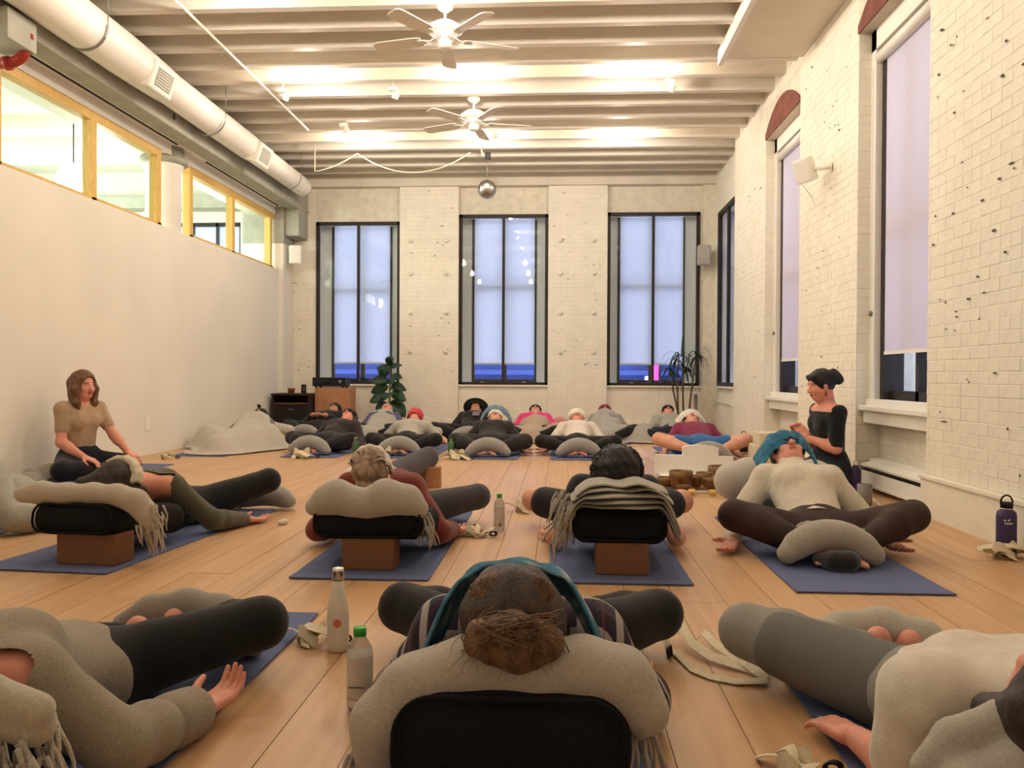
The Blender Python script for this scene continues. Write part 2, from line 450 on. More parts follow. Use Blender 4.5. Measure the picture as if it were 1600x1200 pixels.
def np_mesh(name, parts, m, parent=None, disp=None, origin=None, matfn=None):
    """parts: list of (verts, quads); disp: (amp, freq, seed) moves vertices along their normals"""
    vs, fs, off = [], [], 0
    for v, f in parts:
        vs.append(v); fs.append(f + off); off += len(v)
    v = np.concatenate(vs); f = np.concatenate(fs)
    me = bpy.data.meshes.new(name)
    me.vertices.add(len(v)); me.loops.add(4 * len(f)); me.polygons.add(len(f))
    me.vertices.foreach_set('co', v.astype(np.float32).ravel())
    me.loops.foreach_set('vertex_index', f.astype(np.int32).ravel())
    me.polygons.foreach_set('loop_start', np.arange(0, 4 * len(f), 4, dtype=np.int32))
    me.polygons.foreach_set('use_smooth', np.ones(len(f), bool))
    me.update(calc_edges=True)
    if disp:
        nn = np.zeros(3 * len(v), np.float32); me.vertices.foreach_get('normal', nn); nn = nn.reshape(-1, 3)
        for amp, fr, sd in (disp if isinstance(disp, list) else [disp]):
            v = v + nn * (wob(v, fr, sd) * amp)[:, None]
    o = np.array(world_loc(parent)) if parent is not None else (np.array(origin) if origin is not None else np.array([(v[:, 0].min() + v[:, 0].max()) / 2, (v[:, 1].min() + v[:, 1].max()) / 2, v[:, 2].min()]))
    me.vertices.foreach_set('co', (v - o).astype(np.float32).ravel())
    for mm in (m if isinstance(m, (list, tuple)) else [m]): me.materials.append(mm)
    if matfn is not None:
        cen = v[f].mean(axis=1)
        me.polygons.foreach_set('material_index', matfn(cen).astype(np.int32))
    me.update()
    ob = bpy.data.objects.new(name, me); COL.objects.link(ob)
    if parent is not None: ob.parent = parent
    else: ob.location = V(o)
    return ob
# ================================================================ the room
XL, XR, YB, YF, ZJ, ZD = -4.60, 2.41, 13.80, -2.6, 4.17, 4.38
def struct(o): o['kind'] = 'structure'; return o

# floor: long oak planks, each a part
floor = MB().box((XL - .3, YF - .2, -.12), (XR + .4, YB + .3, -.012)).build('floor', M_['floor']); struct(floor)
PW, PL = .195, 2.45
nrow = int(math.ceil((XR + .14 - XL) / PW))
pm = None
for i in range(nrow):
    off = (i * .83 % 1) * PL
    j = 0; y = YF - off
    while y < YB:
        y0, y1 = max(y, YF), min(y + PL, YB)
        if y1 - y0 > .3:
            me = bpy.data.meshes.get('plank_mesh')
            if me is None:
                mb = MB(); mb.box((-PW / 2 + .0012, -.5, -.013), (PW / 2 - .0012, .5, 0)); me = bpy.data.meshes.new('plank_mesh'); mb.bm.to_mesh(me); mb.bm.free(); me.materials.append(M_['floor'])
            o = bpy.data.objects.new('plank', me); COL.objects.link(o); o.parent = floor
            o.location = V((XL + PW * (i + .5), (y0 + y1) / 2, random.uniform(-.0006, .0006))) - floor.location
            o.scale = (1, (y1 - y0) - .002, 1)
        y += PL
# ceiling deck and joists
ceil = MB().box((XL - .3, YF - .2, ZD), (XR + .4, YB + .3, ZD + .12)).build('ceiling', M_['ceil']); struct(ceil)
jm = None; y = YF + .2; JS = .46
me = bpy.data.meshes.new('joist'); mb = MB(); mb.box((XL - .1, -.045, ZJ), (XR + .2, .045, ZD)); mb.bm.to_mesh(me); mb.bm.free(); me.materials.append(M_['joist'])
JY = []
while y < YB - .15:
    o = link('joist', me, None, ceil); o.location = V((0, y + random.uniform(-.015, .015), random.uniform(-.012, .006))) - ceil.location; o.rotation_euler = (0, 0, random.uniform(-.0015, .0015)); JY.append(y)
    y += JS
# blocking plates between the joists
for i in range(26):
    k = random.randrange(8, len(JY) - 1); x = random.choice((-3.3, -2.0, -1.2, .35, 1.2, 1.9)) + random.uniform(-.08, .08)
    MB().box((x, JY[k] + .045, ZJ + .03), (x + .07, JY[k] + .075, ZD)).build('joist_hanger', M_['joist'], ceil)
sb = MB(); sb.box((1.62, YF, 4.10), (XR + .1, 8.42, ZD)); sb.build('ceiling_soffit', M_['ceil'], ceil)
MB().box((1.57, YF, 4.04), (1.62, 8.46, 4.19)).build('soffit_board', M_['white'], ceil)
MB().box((XL, 13.62, 4.05), (XR + .2, 13.80, ZD)).build('end_beam', M_['ceil'], ceil)

# ---- walls
def brick_data(rect, holes, to3, bl=.215, bh=.074, gap=.003, depth=.0024, seed=1):
    """bricks as five-sided boxes over rect=(a0,a1,z0,z1) minus holes; to3(a, z, d) -> point (d = distance proud of the wall)"""
    r = random.Random(seed); V_, F_ = [], []
    a0, a1, z0, z1 = rect; row = 0; z = z0
    while z < z1 - .02:
        zt = min(z + bh - gap, z1); a = a0 - (bl / 2 if row % 2 else 0)
        ln = bl if row % 6 else bl / 2
        while a < a1:
            b0, b1 = max(a, a0), min(a + ln - gap, a1)
            if b1 - b0 > .02:
                cells = [(b0, b1)]
                for h in holes:
                    if zt > h[2] and z < h[3]:
                        nc = []
                        for c0, c1 in cells:
                            if c1 <= h[0] or c0 >= h[1]: nc.append((c0, c1))
                            else:
                                if c0 < h[0]: nc.append((c0, h[0]))
                                if c1 > h[1]: nc.append((h[1], c1))
                        cells = nc
                for c0, c1 in cells:
                    if c1 - c0 < .015: continue
                    d = depth * r.uniform(.35, 1.25); j = lambda: r.uniform(-.0015, .0015)
                    yield [to3(c0 + j(), z + j(), 0), to3(c1 + j(), z + j(), 0), to3(c1 + j(), zt + j(), 0), to3(c0 + j(), zt + j(), 0),
                           to3(c0 + .003, z + .003, d + j() * .6), to3(c1 - .003, z + .003, d + j() * .6), to3(c1 - .003, zt - .003, d + j() * .6), to3(c0 + .003, zt - .003, d + j() * .6)]
            a += ln
        z += bh; row += 1
BF = [(4, 5, 6, 7), (0, 1, 5, 4), (1, 2, 6, 5), (2, 3, 7, 6), (3, 0, 4, 7)]
def bricks_joined(name, lists, parent, flip=False):
    vs, fs = [], []
    for b in lists:
        k = len(vs); vs += b; fs += [tuple(k + q for q in (f[::-1] if flip else f)) for f in BF]
    off = world_loc(parent)
    me = me_from([V(v) - off for v in vs], fs, name)
    o = link(name, me, M_['brick'], parent); o['kind'] = 'stuff'; return o
def chips(name, pts, parent, nrm):
    mb = MB()
    for p in pts:
        w, h = random.uniform(.006, .03), random.uniform(.004, .011)
        t = V((0, 1, 0)) if abs(nrm[0]) > .5 else V((1, 0, 0)); n = 7
        q = [V(p) + t * (w * cos(2 * pi * k / n) * random.uniform(.6, 1)) + V((0, 0, h * sin(2 * pi * k / n) * random.uniform(.6, 1))) for k in range(n)]
        mb.poly(q, V(nrm) * .0025)
    return mb.build(name, M_['hole'], parent, kind='stuff')

# right wall with two deep window niches and a far bay that is set back
NICHE = [(5.58, 6.88), (8.52, 9.91)]
ZH, ZS = 3.69, .68
wr = MB()
wr.box((XR, YF, 0), (XR + .5, NICHE[0][0], ZD))
wr.box((XR, NICHE[0][1], 0), (XR + .5, NICHE[1][0], ZD))
wr.box((XR, NICHE[1][1], 0), (XR + .5, 11.65, ZD))
for a, b in NICHE:
    wr.box((XR, a, ZH), (XR + .5, b, ZD)); wr.box((XR + .19, a, 0), (XR + .5, b, ZS - .02))
XR2 = 2.53; W3 = (11.95, 13.42)
wr.box((XR2, 11.65, 0), (XR2 + .38, W3[0], ZD)); wr.box((XR2, W3[1], 0), (XR2 + .38, YB + .3, ZD))
wr.box((XR2, W3[0], 0), (XR2 + .38, W3[1], .76)); wr.box((XR2, W3[0], 3.53), (XR2 + .38, W3[1], ZD))
wall_r = struct(wr.build('wall_right', M_['mortar']))
to_r = lambda a, z, d: (XR - d, a, z)
near = list(brick_data((4.15, NICHE[0][0], 0.275, 4.10), [], to_r, seed=3))
near.sort(key=lambda b: b[0][1])
single, rest = near[:290], near[290:]
off = world_loc(wall_r)
for b in single:
    c = sum((V(q) for q in b), V()) / 8
    me = me_from([V(q) - c for q in b], BF, 'brick')
    o = link('brick', me, M_['brick'], wall_r, c - off)
holes = [(a, b, -1, ZH + .35) for a, b in NICHE]
rest += list(brick_data((NICHE[0][0], 11.65, 0, ZD), holes, to_r, seed=4))
rest += list(brick_data((3.2, 4.15, .275, 4.10), [], to_r, seed=5))
bricks_joined('painted_bricks', rest, wall_r)
bricks_joined('painted_bricks', list(brick_data((11.67, YB, 0, ZD), [(W3[0] - .02, W3[1] + .02, .72, 3.55)], lambda a, z, d: (XR2 - d, a, z), seed=6)), wall_r)
for (a, b) in NICHE:   # reveal returns and the recessed panel
    bricks_joined('painted_bricks', list(brick_data((XR + .005, XR + .19, 0, ZH), [], lambda x, z, d, b=b: (x, b - d, z), seed=8)), wall_r)
    bricks_joined('painted_bricks', list(brick_data((a, b, .0, ZS - .06), [], lambda y, z, d: (XR + .19 - d, y, z), seed=9)), wall_r)
cp = [(XR - .009, random.uniform(4.2, 5.5), random.uniform(.35, 4.0)) for _ in range(70)] + [(XR - .009, random.uniform(6.95, 8.4), random.uniform(.35, 4.0)) for _ in range(36)] + [(XR - .009, random.uniform(10, 11.6), random.uniform(.35, 4.0)) for _ in range(16)]
chips('paint_chip', cp, wall_r, (-1, 0, 0))
# base ledge running along the near part of the right wall
tr = MB(); tr.box((XR - .035, YF, 0), (XR, NICHE[0][0], .245)); tr.box((XR - .05, YF, .245), (XR, NICHE[0][0] + .01, .272), .006)
struct(tr.build('baseboard_right', M_['brick']))

# wall piers and infill at the end of the room
WB = [(-4.13, -2.69, .755, 3.49), (-1.70, -.205, .755, 3.60), (.77, 2.29, .755, 3.62)]
wb = MB()
xs = [XL - .3] + [q for w in WB for q in w[:2]] + [XR2 + .3]
for i in range(0, 8, 2): wb.box((xs[i], YB, 0), (xs[i + 1], YB + .35, ZD))
for w in WB: wb.box((w[0], YB, 0), (w[1], YB + .35, w[2])); wb.box((w[0], YB, w[3]), (w[1], YB + .35, ZD))
PIERS = [(-2.69, -1.70), (-.205, .77)]
for a, b in PIERS: wb.box((a, YB - .10, .0), (b, YB, ZJ))
wb.box((2.33, YB - .10, 0), (XR2, YB, ZJ))
wall_b = struct(wb.build('wall_back', M_['mortar']))
bl = []
for a, b in PIERS:
    bl += list(brick_data((a, b, 0, ZJ), [], lambda x, z, d: (x, YB - .10 - d, z), seed=11))
bl += list(brick_data((XL, -2.69, 0, 4.1), [(-4.14, -2.69, .74, 4.2)], lambda x, z, d: (x, YB - d, z), seed=12))
for w in WB[1:]: bl += list(brick_data((w[0], w[1], 0, w[2] - .02), [], lambda x, z, d: (x, YB - d, z), seed=13))
bricks_joined('painted_bricks', bl, wall_b)
chips('paint_chip', [(random.choice((random.uniform(-2.6, -1.8), random.uniform(-.15, .7), random.uniform(-4.5, -4.2))), YB - .108, random.uniform(.9, 4.1)) for _ in range(60)] , wall_b, (0, -1, 0))
for x in (-2.5, -1.9, 0.0, .55):          # tie plates on the piers
    for z in (1.3, 1.95, 2.6, 3.15):
        MB().lathe([(.001, 0), (.03, .004), (.035, .02), (.012, .03), (.001, .032)], (x, YB - .108, z), 10, (0, -1, 0)).build('tie_rod_plate', M_['brick'], wall_b)
MB().box((XL, 13.74, .0), (XR2, 13.80, .14), .01).build('floor_ledge', M_['brick'], wall_b)

def back_window(n, x0, x1, z0, z1, shade_z, mull_off=0.0):
    w = empty('window_%d' % n, ((x0 + x1) / 2, YB, z0)); struct(w)
    f = MB(); t = .055
    f.box((x0, YB - .03, z0), (x0 + t, YB + .03, z1)); f.box((x1 - t, YB - .03, z0), (x1, YB + .03, z1))
    f.box((x0, YB - .03, z1 - t), (x1, YB + .03, z1)); f.box((x0, YB - .03, z0), (x1, YB + .03, z0 + t * .8))
    f.build('window_frame', M_['darkframe'], w)
    xm = (x0 + x1) / 2 + mull_off
    MB().box((xm - .022, YB - .025, z0), (xm + .022, YB + .025, z1)).build('mullion', M_['darkframe'], w)
    MB().box((x0 + t, YB - .004, z0 + .04), (xm - .02, YB + .002, z1 - t)).build('pane', M_['glass'], w)
    MB().box((xm + .02, YB - .004, z0 + .04), (x1 - t, YB + .002, z1 - t)).build('pane', M_['glass'], w)
    r = MB(); D = .34
    r.box((x0 + .0, YB + .03, z0), (x0 + .03, YB + D, z1)); r.box((x1 - .03, YB + .03, z0), (x1, YB + D, z1)); r.box((x0, YB + .03, z1 - .03), (x1, YB + D, z1)); r.box((x0, YB + .03, z0), (x1, YB + D, z0 + .03))
    r.box((x0, YB + D - .06, z0), (x0 + .20, YB + D, z1)); r.box((x1 - .20, YB + D - .06, z0), (x1, YB + D, z1))
    r.build('reveal', M_['white'], w)
    f2 = MB(); y = YB + D - .05
    f2.box((x0 + .19, y - .03, z0), (x0 + .235, y + .05, z1 - .03)); f2.box((x1 - .235, y - .03, z0), (x1 - .20, y + .05, z1 - .03)); f2.box((x0 + .2, y, z0 + .03), (x1 - .2, y + .05, z0 + .09))
    f2.box((xm - .035, y + .02, z0), (xm + .035, y + .07, z1)); f2.box((x0 + .2, y + .02, (z0 + z1) / 2 + .22), (x1 - .2, y + .07, (z0 + z1) / 2 + .29))
    f2.build('sash_frame', M_['darkframe'], w)
    s = MB(); s.box((x0 + .235, y - .035, shade_z), (x1 - .235, y - .031, z1 - .04)); sh = s.build('roller_shade', M_['shade'], w)
    MB().box((x0 + .235, y - .04, shade_z - .015), (x1 - .235, y - .026, shade_z + .012)).build('hem_bar', M_['white'], sh)
    MB().box((x0 - .0, YB - .05, z0 - .03), (x1 + .0, YB + .03, z0)).build('window_sill', M_['brick'], w)
    for dx in (-.35, .35): MB().box((xm + dx - .03, YB - .045, z0 + .035), (xm + dx + .03, YB - .02, z0 + .055)).build('sash_latch', M_['greymetal'], w)
for n, q in enumerate(WB): back_window(n + 1, *q, shade_z=1.115)

def side_window(n, y0, y1):
    w = empty('window_%d' % n, (XR + .1, (y0 + y1) / 2, ZS)); struct(w)
    X0 = XR + .10
    c = MB()   # white casing: two jambs, head, stool and apron
    c.box((X0, y1 - .10, ZS), (X0 + .05, y1, ZH)); c.box((X0, y0, ZS), (X0 + .05, y0 + .10, ZH)); c.box((X0, y0, ZH - .16), (X0 + .05, y1, ZH))
    c.build('casing', M_['white'], w)
    s = MB(); s.box((XR + .01, y0 + .01, ZS - .04), (X0 + .12, y1 - .01, ZS), .008); s.box((XR + .05, y0 + .02, ZS - .14), (XR + .085, y1 - .02, ZS - .04), .006); s.box((X0 - .03, y0 + .01, ZS), (X0 + .06, y1 - .01, ZS + .05), .004)
    s.build('window_sill', M_['white'], w)
    f = MB(); xf = X0 + .11
    f.box((X0 + .05, y1 - .17, ZS), (xf + .1, y1 - .09, ZH - .15)); f.box((X0 + .05, y0 + .09, ZS), (xf + .1, y0 + .17, ZH - .15))
    f.box((xf, y0 + .1, ZS + .03), (xf + .08, y1 - .1, ZS + .12)); f.box((xf, y0 + .1, ZH - .24), (xf + .08, y1 - .1, ZH - .15)); f.box((xf, y0 + .1, 2.05), (xf + .06, y1 - .1, 2.13))
    ym = (y0 + y1) / 2
    f.box((xf, ym - .03, ZS), (xf + .06, ym + .03, ZH - .2)); f.build('sash_frame', M_['darkframe'], w)
    MB().box((xf + .05, y0 + .1, ZS + .1), (xf + .055, ym - .02, ZH - .2)).build('pane', M_['glass'], w)
    MB().box((xf + .05, ym + .02, ZS + .1), (xf + .055, y1 - .1, ZH - .2)).build('pane', M_['glass'], w)
    t = MB(); t.tube([(X0 + .03, y1 - .11, ZH - .23), (X0 + .03, y0 + .11, ZH - .23)], .045, 16)
    sh = t.build('shade_roller', M_['whiteplastic'], w)
    MB().box((X0 + .052, y0 + .13, 1.10), (X0 + .056, y1 - .185, ZH - .23)).build('roller_shade', M_['shade2'], sh)
    MB().box((X0 + .047, y0 + .13, 1.085), (X0 + .061, y1 - .185, 1.11)).build('hem_bar', M_['white'], sh)
    MB().tube([(X0 - .012, y1 - .05, ZH - .3), (X0 - .014, y1 - .05, 1.35), (X0 - .012, y1 - .055, 1.3)], .003, 5).build('bead_chain', M_['white'], w)
    MB().lathe([(.001, 0), (.022, .002), (.02, .02), (.001, .024)], (X0, y1 - .05, 1.42), 10, (-1, 0, 0)).build('cord_cleat', M_['greymetal'], w)
    # rusty segmental lintel over the niche
    N = 9; pts = [(XR + .08, y0, ZH), (XR + .08, y1, ZH)]
    for k in range(N + 1):
        y = y1 + (y0 - y1) * k / N; pts.append((XR + .08, y, ZH + .06 + .24 * (1 - ((k / N) * 2 - 1) ** 2)))
    MB().poly([(XR - .012, p[1], p[2]) for p in pts], (.12, 0, 0)).build('lintel', M_['lintel'], w)
for n, (a, b) in enumerate(NICHE): side_window(4 + n, a, b)
w = empty('window_6', (XR2, 12.7, .76)); struct(w)
y0, y1 = W3; f = MB(); t = .06
f.box((XR2 - .02, y0, .76), (XR2 + .05, y0 + t, 3.53)); f.box((XR2 - .02, y1 - t, .76), (XR2 + .05, y1, 3.53)); f.box((XR2 - .02, y0, 3.47), (XR2 + .05, y1, 3.53)); f.box((XR2 - .02, y0, .76), (XR2 + .05, y1, .82))
f.build('window_frame', M_['darkframe'], w)
ym = (y0 + y1) / 2 + .02
MB().box((XR2 - .01, ym - .025, .8), (XR2 + .04, ym + .025, 3.5)).build('mullion', M_['darkframe'], w)
MB().box((XR2 + .01, y0 + .05, .8), (XR2 + .014, ym - .02, 3.48)).build('pane', M_['glass'], w); MB().box((XR2 + .01, ym + .02, .8), (XR2 + .014, y1 - .05, 3.48)).build('pane', M_['glass'], w)
r = MB(); r.box((XR2 + .05, y1 - .03, .76), (XR2 + .36, y1, 3.53)); r.box((XR2 + .05, y0, .76), (XR2 + .36, y0 + .03, 3.53)); r.build('reveal', M_['white'], w)
MB().box((XR2 + .30, y0 + .05, 1.11), (XR2 + .304, y1 - .05, 3.5)).build('roller_shade', M_['shade'], w)
MB().box((XR2 - .05, y0 - .02, .73), (XR2 + .02, y1 + .02, .76)).build('window_sill', M_['brick'], w)
MB().tube([(XR2 - .03, 13.6, .52), (XR2 - .03, 12.2, .50), (XR2 - .03, 11.8, .44)], .012, 6).build('trim_1', M_['brick'])
bpy.data.objects['trim_1']['kind'] = 'structure'

# left wall: smooth partition with a clerestory over it
ZC = 2.62
wall_l = struct(MB().box((XL - .22, YF, 0), (XL, YB, ZC)).build('wall_left', M_['wall']))
MB().box((XL - .0, 8.92, .27), (XL + .008, 9.02, .42), .003).build('outlet_plate', M_['whiteplastic'], wall_l)
struct(MB().box((XL - .1, YF - .2, 0), (XR + .5, YF, ZD)).build('wall_rear', M_['wall']))
XC = -4.66
cl = empty('window_7', (XC, 5, ZC)); struct(cl)
ZT = 3.52
def wood(name, lo, hi): return MB().box(lo, hi, .004).build(name, M_['pine'], cl)
wood('top_rail', (XC - .10, 2.0, ZT - .09), (XC, 9.42, ZT)); wood('top_rail', (XC - .10, 10.15, ZT - .09), (XC, 13.2, ZT))
wood('bottom_rail', (XC - .10, 2.0, ZC), (XC, 9.42, ZC + .05)); wood('bottom_rail', (XC - .10, 10.15, ZC), (XC, 13.2, ZC + .05))
MU = [2.0, 3.6, 5.2, 6.6, 8.02, 9.36, 10.2, 11.55, 13.08]
for y in MU: wood('mullion', (XC - .10, y - .045, ZC), (XC + .0, y + .045, ZT - .085))
for a, b in zip(MU, MU[1:]):
    if abs(a - 9.36) < .01: continue
    MB().box((XC - .055, a + .04, ZC + .04), (XC - .049, b - .04, ZT - .08)).build('pane', M_['glass2'], cl)
# bulkhead above the clerestory with a linear slot, then the concrete beam
tb = MB(); tb.box((XL - .5, YF, ZT), (XC + .01, YB, ZD)); tb.box((XC, YF, 3.64), (-4.42, YB, 3.70)); struct(tb.build('trim_2', M_['white']))
MB().box((-4.572, 5.6, 3.628), (-4.552, 9.6, 3.642)).build('linear_slot', M_['dark'], bpy.data.objects['trim_2']); MB().box((-4.572, 10.4, 3.628), (-4.552, 13.1, 3.642)).build('linear_slot', M_['dark'], bpy.data.objects['trim_2'])
bm_ = MB().box((-4.50, YF, 3.62), (-4.28, YB, ZJ), .01).build('ceiling_beam', M_['concrete']); struct(bm_)
for y in (7.4, 8.9, 10.1, 11.2, 12.4): MB().box((-4.285, y, 3.72), (-4.274, y + .05, 3.78)).build('beam_patch', M_['hole' if y == 8.9 else 'concrete'], bm_)
# end column, white below and bare above, with a chipped corbel
ec = MB().box((-5.2, 13.25, 0), (-4.52, YB, 3.05)).build('wall_column', M_['wall']); struct(ec)
MB().box((-5.2, 13.24, 3.05), (-4.51, YB, 3.64), .01).build('bare_capital', M_['concrete'], ec)
MB().box((-4.51, 13.3, 3.18), (-4.28, YB, 3.63), .015).build('corbel', M_['concrete'], ec)
# round column
rc = MB(); rc.lathe([(.205, 0), (.205, 3.36), (.225, 3.40), (.235, 3.44)], (-4.83, 9.80, 0), 36); rc = rc.build('round_column', M_['white']); tag(rc, 'round white column standing in the clerestory above the left wall', 'column')
MB().lathe([(.235, 3.44), (.29, 3.455), (.29, 3.50), (.24, 3.52), (.24, 3.64)], (-4.83, 9.80, 0), 36).build('capital_ring', M_['concrete'], rc)

# the next room, seen through the clerestory
nr = MB(); nr.box((-10.2, YF, 0), (-10.0, YB, ZD)); nr.box((-10.2, YF - .2, 0), (XL - .2, YF, ZD)); nr.box((-10.2, YF, -.1), (XL - .2, YB, 0)); nr.box((-10.2, YF, ZD - .02), (XL - .3, YB, ZD + .1))
nr.box((-10.2, YB, 0), (-6.75, YB + .2, ZD)); nr.box((-6.75, YB, 3.5), (-5.45, YB + .2, ZD)); nr.box((-6.75, YB, 0), (-5.45, YB + .2, .8)); nr.box((-5.45, YB, 0), (-4.9, YB + .2, ZD))
struct(nr.build('wall_next_room', M_['wall']))
struct(MB().box((-10, 13.45, 3.68), (-5.2, YB, 3.88)).build('trim_3', M_['concrete']))
for y in np.arange(4.5, 13.5, .9): struct(MB().box((-10, y, ZD - .16), (-4.9, y + .09, ZD - .02)).build('trim_4', M_['wall']))
nw = empty('window_8', (-6.1, YB, .8)); struct(nw)
MB().box((-6.75, YB + .12, 1.0), (-5.45, YB + .124, 3.46)).build('roller_shade', M_['shade'], nw)
f = MB()
for x in (-6.75, -6.33, -5.9, -5.49): f.box((x, YB + .05, .8), (x + .045, YB + .10, 3.5))
f.box((-6.75, YB + .05, 3.44), (-5.45, YB + .1, 3.5)); f.build('window_frame', M_['darkframe'], nw)
PEND = [(-6.1, 1.6), (-6.1, 5.8), (-6.02, 9.9), (-6.0, 11.85)]
for i, (x, y) in enumerate(PEND):
    lb = ['pendant globe lamp hanging in the next room, nearest the camera end', 'pendant globe lamp in the next room, second from the camera end', 'glowing globe pendant seen through the first clerestory panes', 'globe pendant in the next room beside the round column'][i]
    zc = 3.30 if i != 3 else 3.12
    p = empty('pendant_lamp', (x, y, zc), lb, 'lamp', 'globe pendants in the next room')
    MB().lathe([(.001, -.2)] + [(.2 * cos(a), .2 * sin(a)) for a in np.linspace(-1.4, 1.4, 14)] + [(.001, .2)], (x, y, zc), 24).build('globe', M_['globe'], p)
    MB().tube([(x, y, zc + .2), (x, y, 4.22)], .008, 6).build('cord', M_['dark'], p)
    MB().lathe([(.07, 0), (.06, .03), (.001, .035)], (x, y, 4.2), 14).build('canopy', M_['dark'], p)
    point_light('pendant_light', (x + .32, y, zc - .1), 70, (.97, .97, .93), .15)
for y in (4, 8, 12): point_light('next_room_light', (-8, y, 3.4), 125, (.90, .98, 1.0), .2)
# ---- outside, seen under the shades
ob = MB(); ob.box((-14, 27, -8), (14, 30, 2.6)); ob.box((-14, 26.6, .35), (14, 27, .5)); ob.box((-14, 26.75, .05), (14, 27, .2)); ob.box((-14, 26.5, .95), (14, 27, 1.1))
for x in np.arange(-13, 13, 1.6): ob.box((x, 26.9, -6), (x + .25, 27, .3))
tag(ob.build('facade', mat('pale_blue_stone', (66, 84, 148), .9, var=.1, vscale=1)), 'dusky building facade with ledges across the street below the end windows', 'building')
c = G(1024, 586, 26.4)
ns = empty('neon_sign', c, 'pink neon sign outside the right end window', 'sign')
MB().box(c + V((-.10, 0, -.5)), c + V((.10, .06, .45)), .03).build('pink_tube', M_['neon'], ns); MB().box(c + V((-.17, .07, -.6)), c + V((.17, .62, .55)), .03).build('sign_box', M_['dark'], ns)
c = G(1011, 594, 26.9); MB().box(c + V((-.06, 0, -.17)), c + V((.06, .12, .13)), .03).build('street_lamp', M_['neonw'], None, 'small white light beside the pink neon sign outside', 'lamp')
so = MB(); so.box((7, 2, -8), (8, 20, 5.5))
for y in np.arange(3, 19, 1.7):
    so.box((6.85, y, -4), (7, y + .9, 3.5))
tag(so.build('side_facade', mat('side_stone', (84, 98, 156), .9, var=.1, vscale=1)), 'dusky neighbouring building outside the right wall windows', 'building')
# ================================================================ ceiling services
# spiral duct in three diameters with two registers
DX, DZ = -4.10, 3.89
d = empty('air_duct', (DX, 8, DZ), 'long round white spiral duct running under the ceiling along the left beam', 'duct')
prof = [(YF, .20), (7.55, .20), (7.75, .195), (8.15, .185), (8.45, .168), (10.6, .168), (10.9, .15), (12.9, .145), (12.95, .13)]
N = 36; mb = MB()
pts, rr = [], []
for (ya, ra), (yb, rb) in zip(prof, prof[1:]):
    n = max(1, int((yb - ya) / .12))
    for k in range(n):
        t = k / n; pts.append((DX, ya + (yb - ya) * t, DZ)); rr.append(ra + (rb - ra) * t + (.0015 if k % 2 else 0))
pts.append((DX, 12.95, DZ)); rr.append(.14)
mb.tube(pts, rr, N); mb.build('duct_pipe', M_['duct'], d)
for (y, r) in ((7.95, .20), (10.75, .165)):
    b = MB(); b.box((DX + .02, y - .22, DZ - .17), (DX + .21, y + .22, DZ + .10), .02, rot=Matrix.Rotation(R(18), 3, 'Y'), piv=V((DX, y, DZ))); rg = b.build('register_box', M_['duct'], d)
    g = MB(); g.box((DX + .209, y - .15, DZ - .12), (DX + .215, y + .15, DZ + .05), rot=Matrix.Rotation(R(18), 3, 'Y'), piv=V((DX, y, DZ))); g.build('register_grille', M_['concrete'], rg)
    for k in range(7):
        z = DZ - .11 + k * .026
        MB().box((DX + .213, y - .145, z), (DX + .222, y + .145, z + .006), rot=Matrix.Rotation(R(18), 3, 'Y'), piv=V((DX, y, DZ))).build('louvre', M_['white'], rg)
for y in (6.9, 9.4, 12.2):
    MB().strip([(DX + .2 * sin(a), y, DZ - .2 * cos(a)) if False else (DX + .21 * cos(a), y, DZ + .21 * sin(a)) for a in np.linspace(0, -pi, 14)], (0, .03, 0), .003).build('duct_strap', M_['greymetal'], d)
    MB().tube([(DX - .21, y, DZ), (DX - .21, y, ZD)], .004, 5).build('hanger_rod', M_['greymetal'], d); MB().tube([(DX + .21, y, DZ), (DX + .21, y, ZD)], .004, 5).build('hanger_rod', M_['greymetal'], d)
# red sprinkler elbow and the unit above it
e = empty('sprinkler_elbow', (-4.5, 6.75, 3.4), 'red iron pipe elbow at the upper left above the clerestory', 'pipe')
c = GX(36, 84, -4.25)
path = [c + V((-.9, .05, -.12)), c + V((-.12, .02, -.06))] + [c + V((-.12 + .13 * sin(a), .02, .07 - .13 * cos(a))) for a in np.linspace(.1, pi / 2, 8)] + [c + V((.01, .02, .16))]
MB().tube(path, .042, 14).build('elbow', M_['red'], e)
MB().lathe([(.055, 0), (.055, .04), (.042, .045)], c + V((.01, .02, .12)), 16).build('flange', M_['red'], e)
MB().tube([c + V((-.16, .02, -.068)), c + V((-.12, .02, -.062))], .056, 14).build('flange', M_['red'], e)
c = GX(14, 46, -4.25)
MB().box(c + V((-.22, -.1, -.10)), c + V((.06, .25, .14)), .01).build('damper_box', M_['concrete'], None, 'grey metal box beside the duct at the top left corner', 'box')

# light fixtures: bare bulbs standing off the joists
for i, (x, y) in enumerate(LAMPS):
    row = {4.27: 'over mid room', 6.57: 'near the first fan', 8.87: 'between the fans', 11.17: 'near the mirror ball', 1.97: 'at the camera end', -.33: 'behind the camera'}[y]
    side = {-2.75: 'on the left', -1.0: 'on the centre line', .78: 'on the right'}[x]
    L = empty('ceiling_light', (x, y, ZJ), 'white ceiling light with a glowing bulb %s, %s' % (side, row), 'light', 'bare bulb lights between the joists')
    MB().lathe([(.06, .06), (.06, .02), (.045, .0), (.02, -.01)], (x, y, ZJ + .03), 16).build('lamp_holder', M_['whiteplastic'], L)
    MB().lathe([(.001, -.045)] + [(.042 * cos(a), .042 * sin(a)) for a in np.linspace(-1.2, 1.2, 8)] + [(.001, .045)], (x, y, ZJ - .02), 16).build('bulb', M_['bulb'], L)
    point_light('ceiling_lamp', (x, y, ZJ - .09), LAMP_W * {4.27: .62, 1.97: .30, -.33: .2}.get(y, 1.0), r=.06)

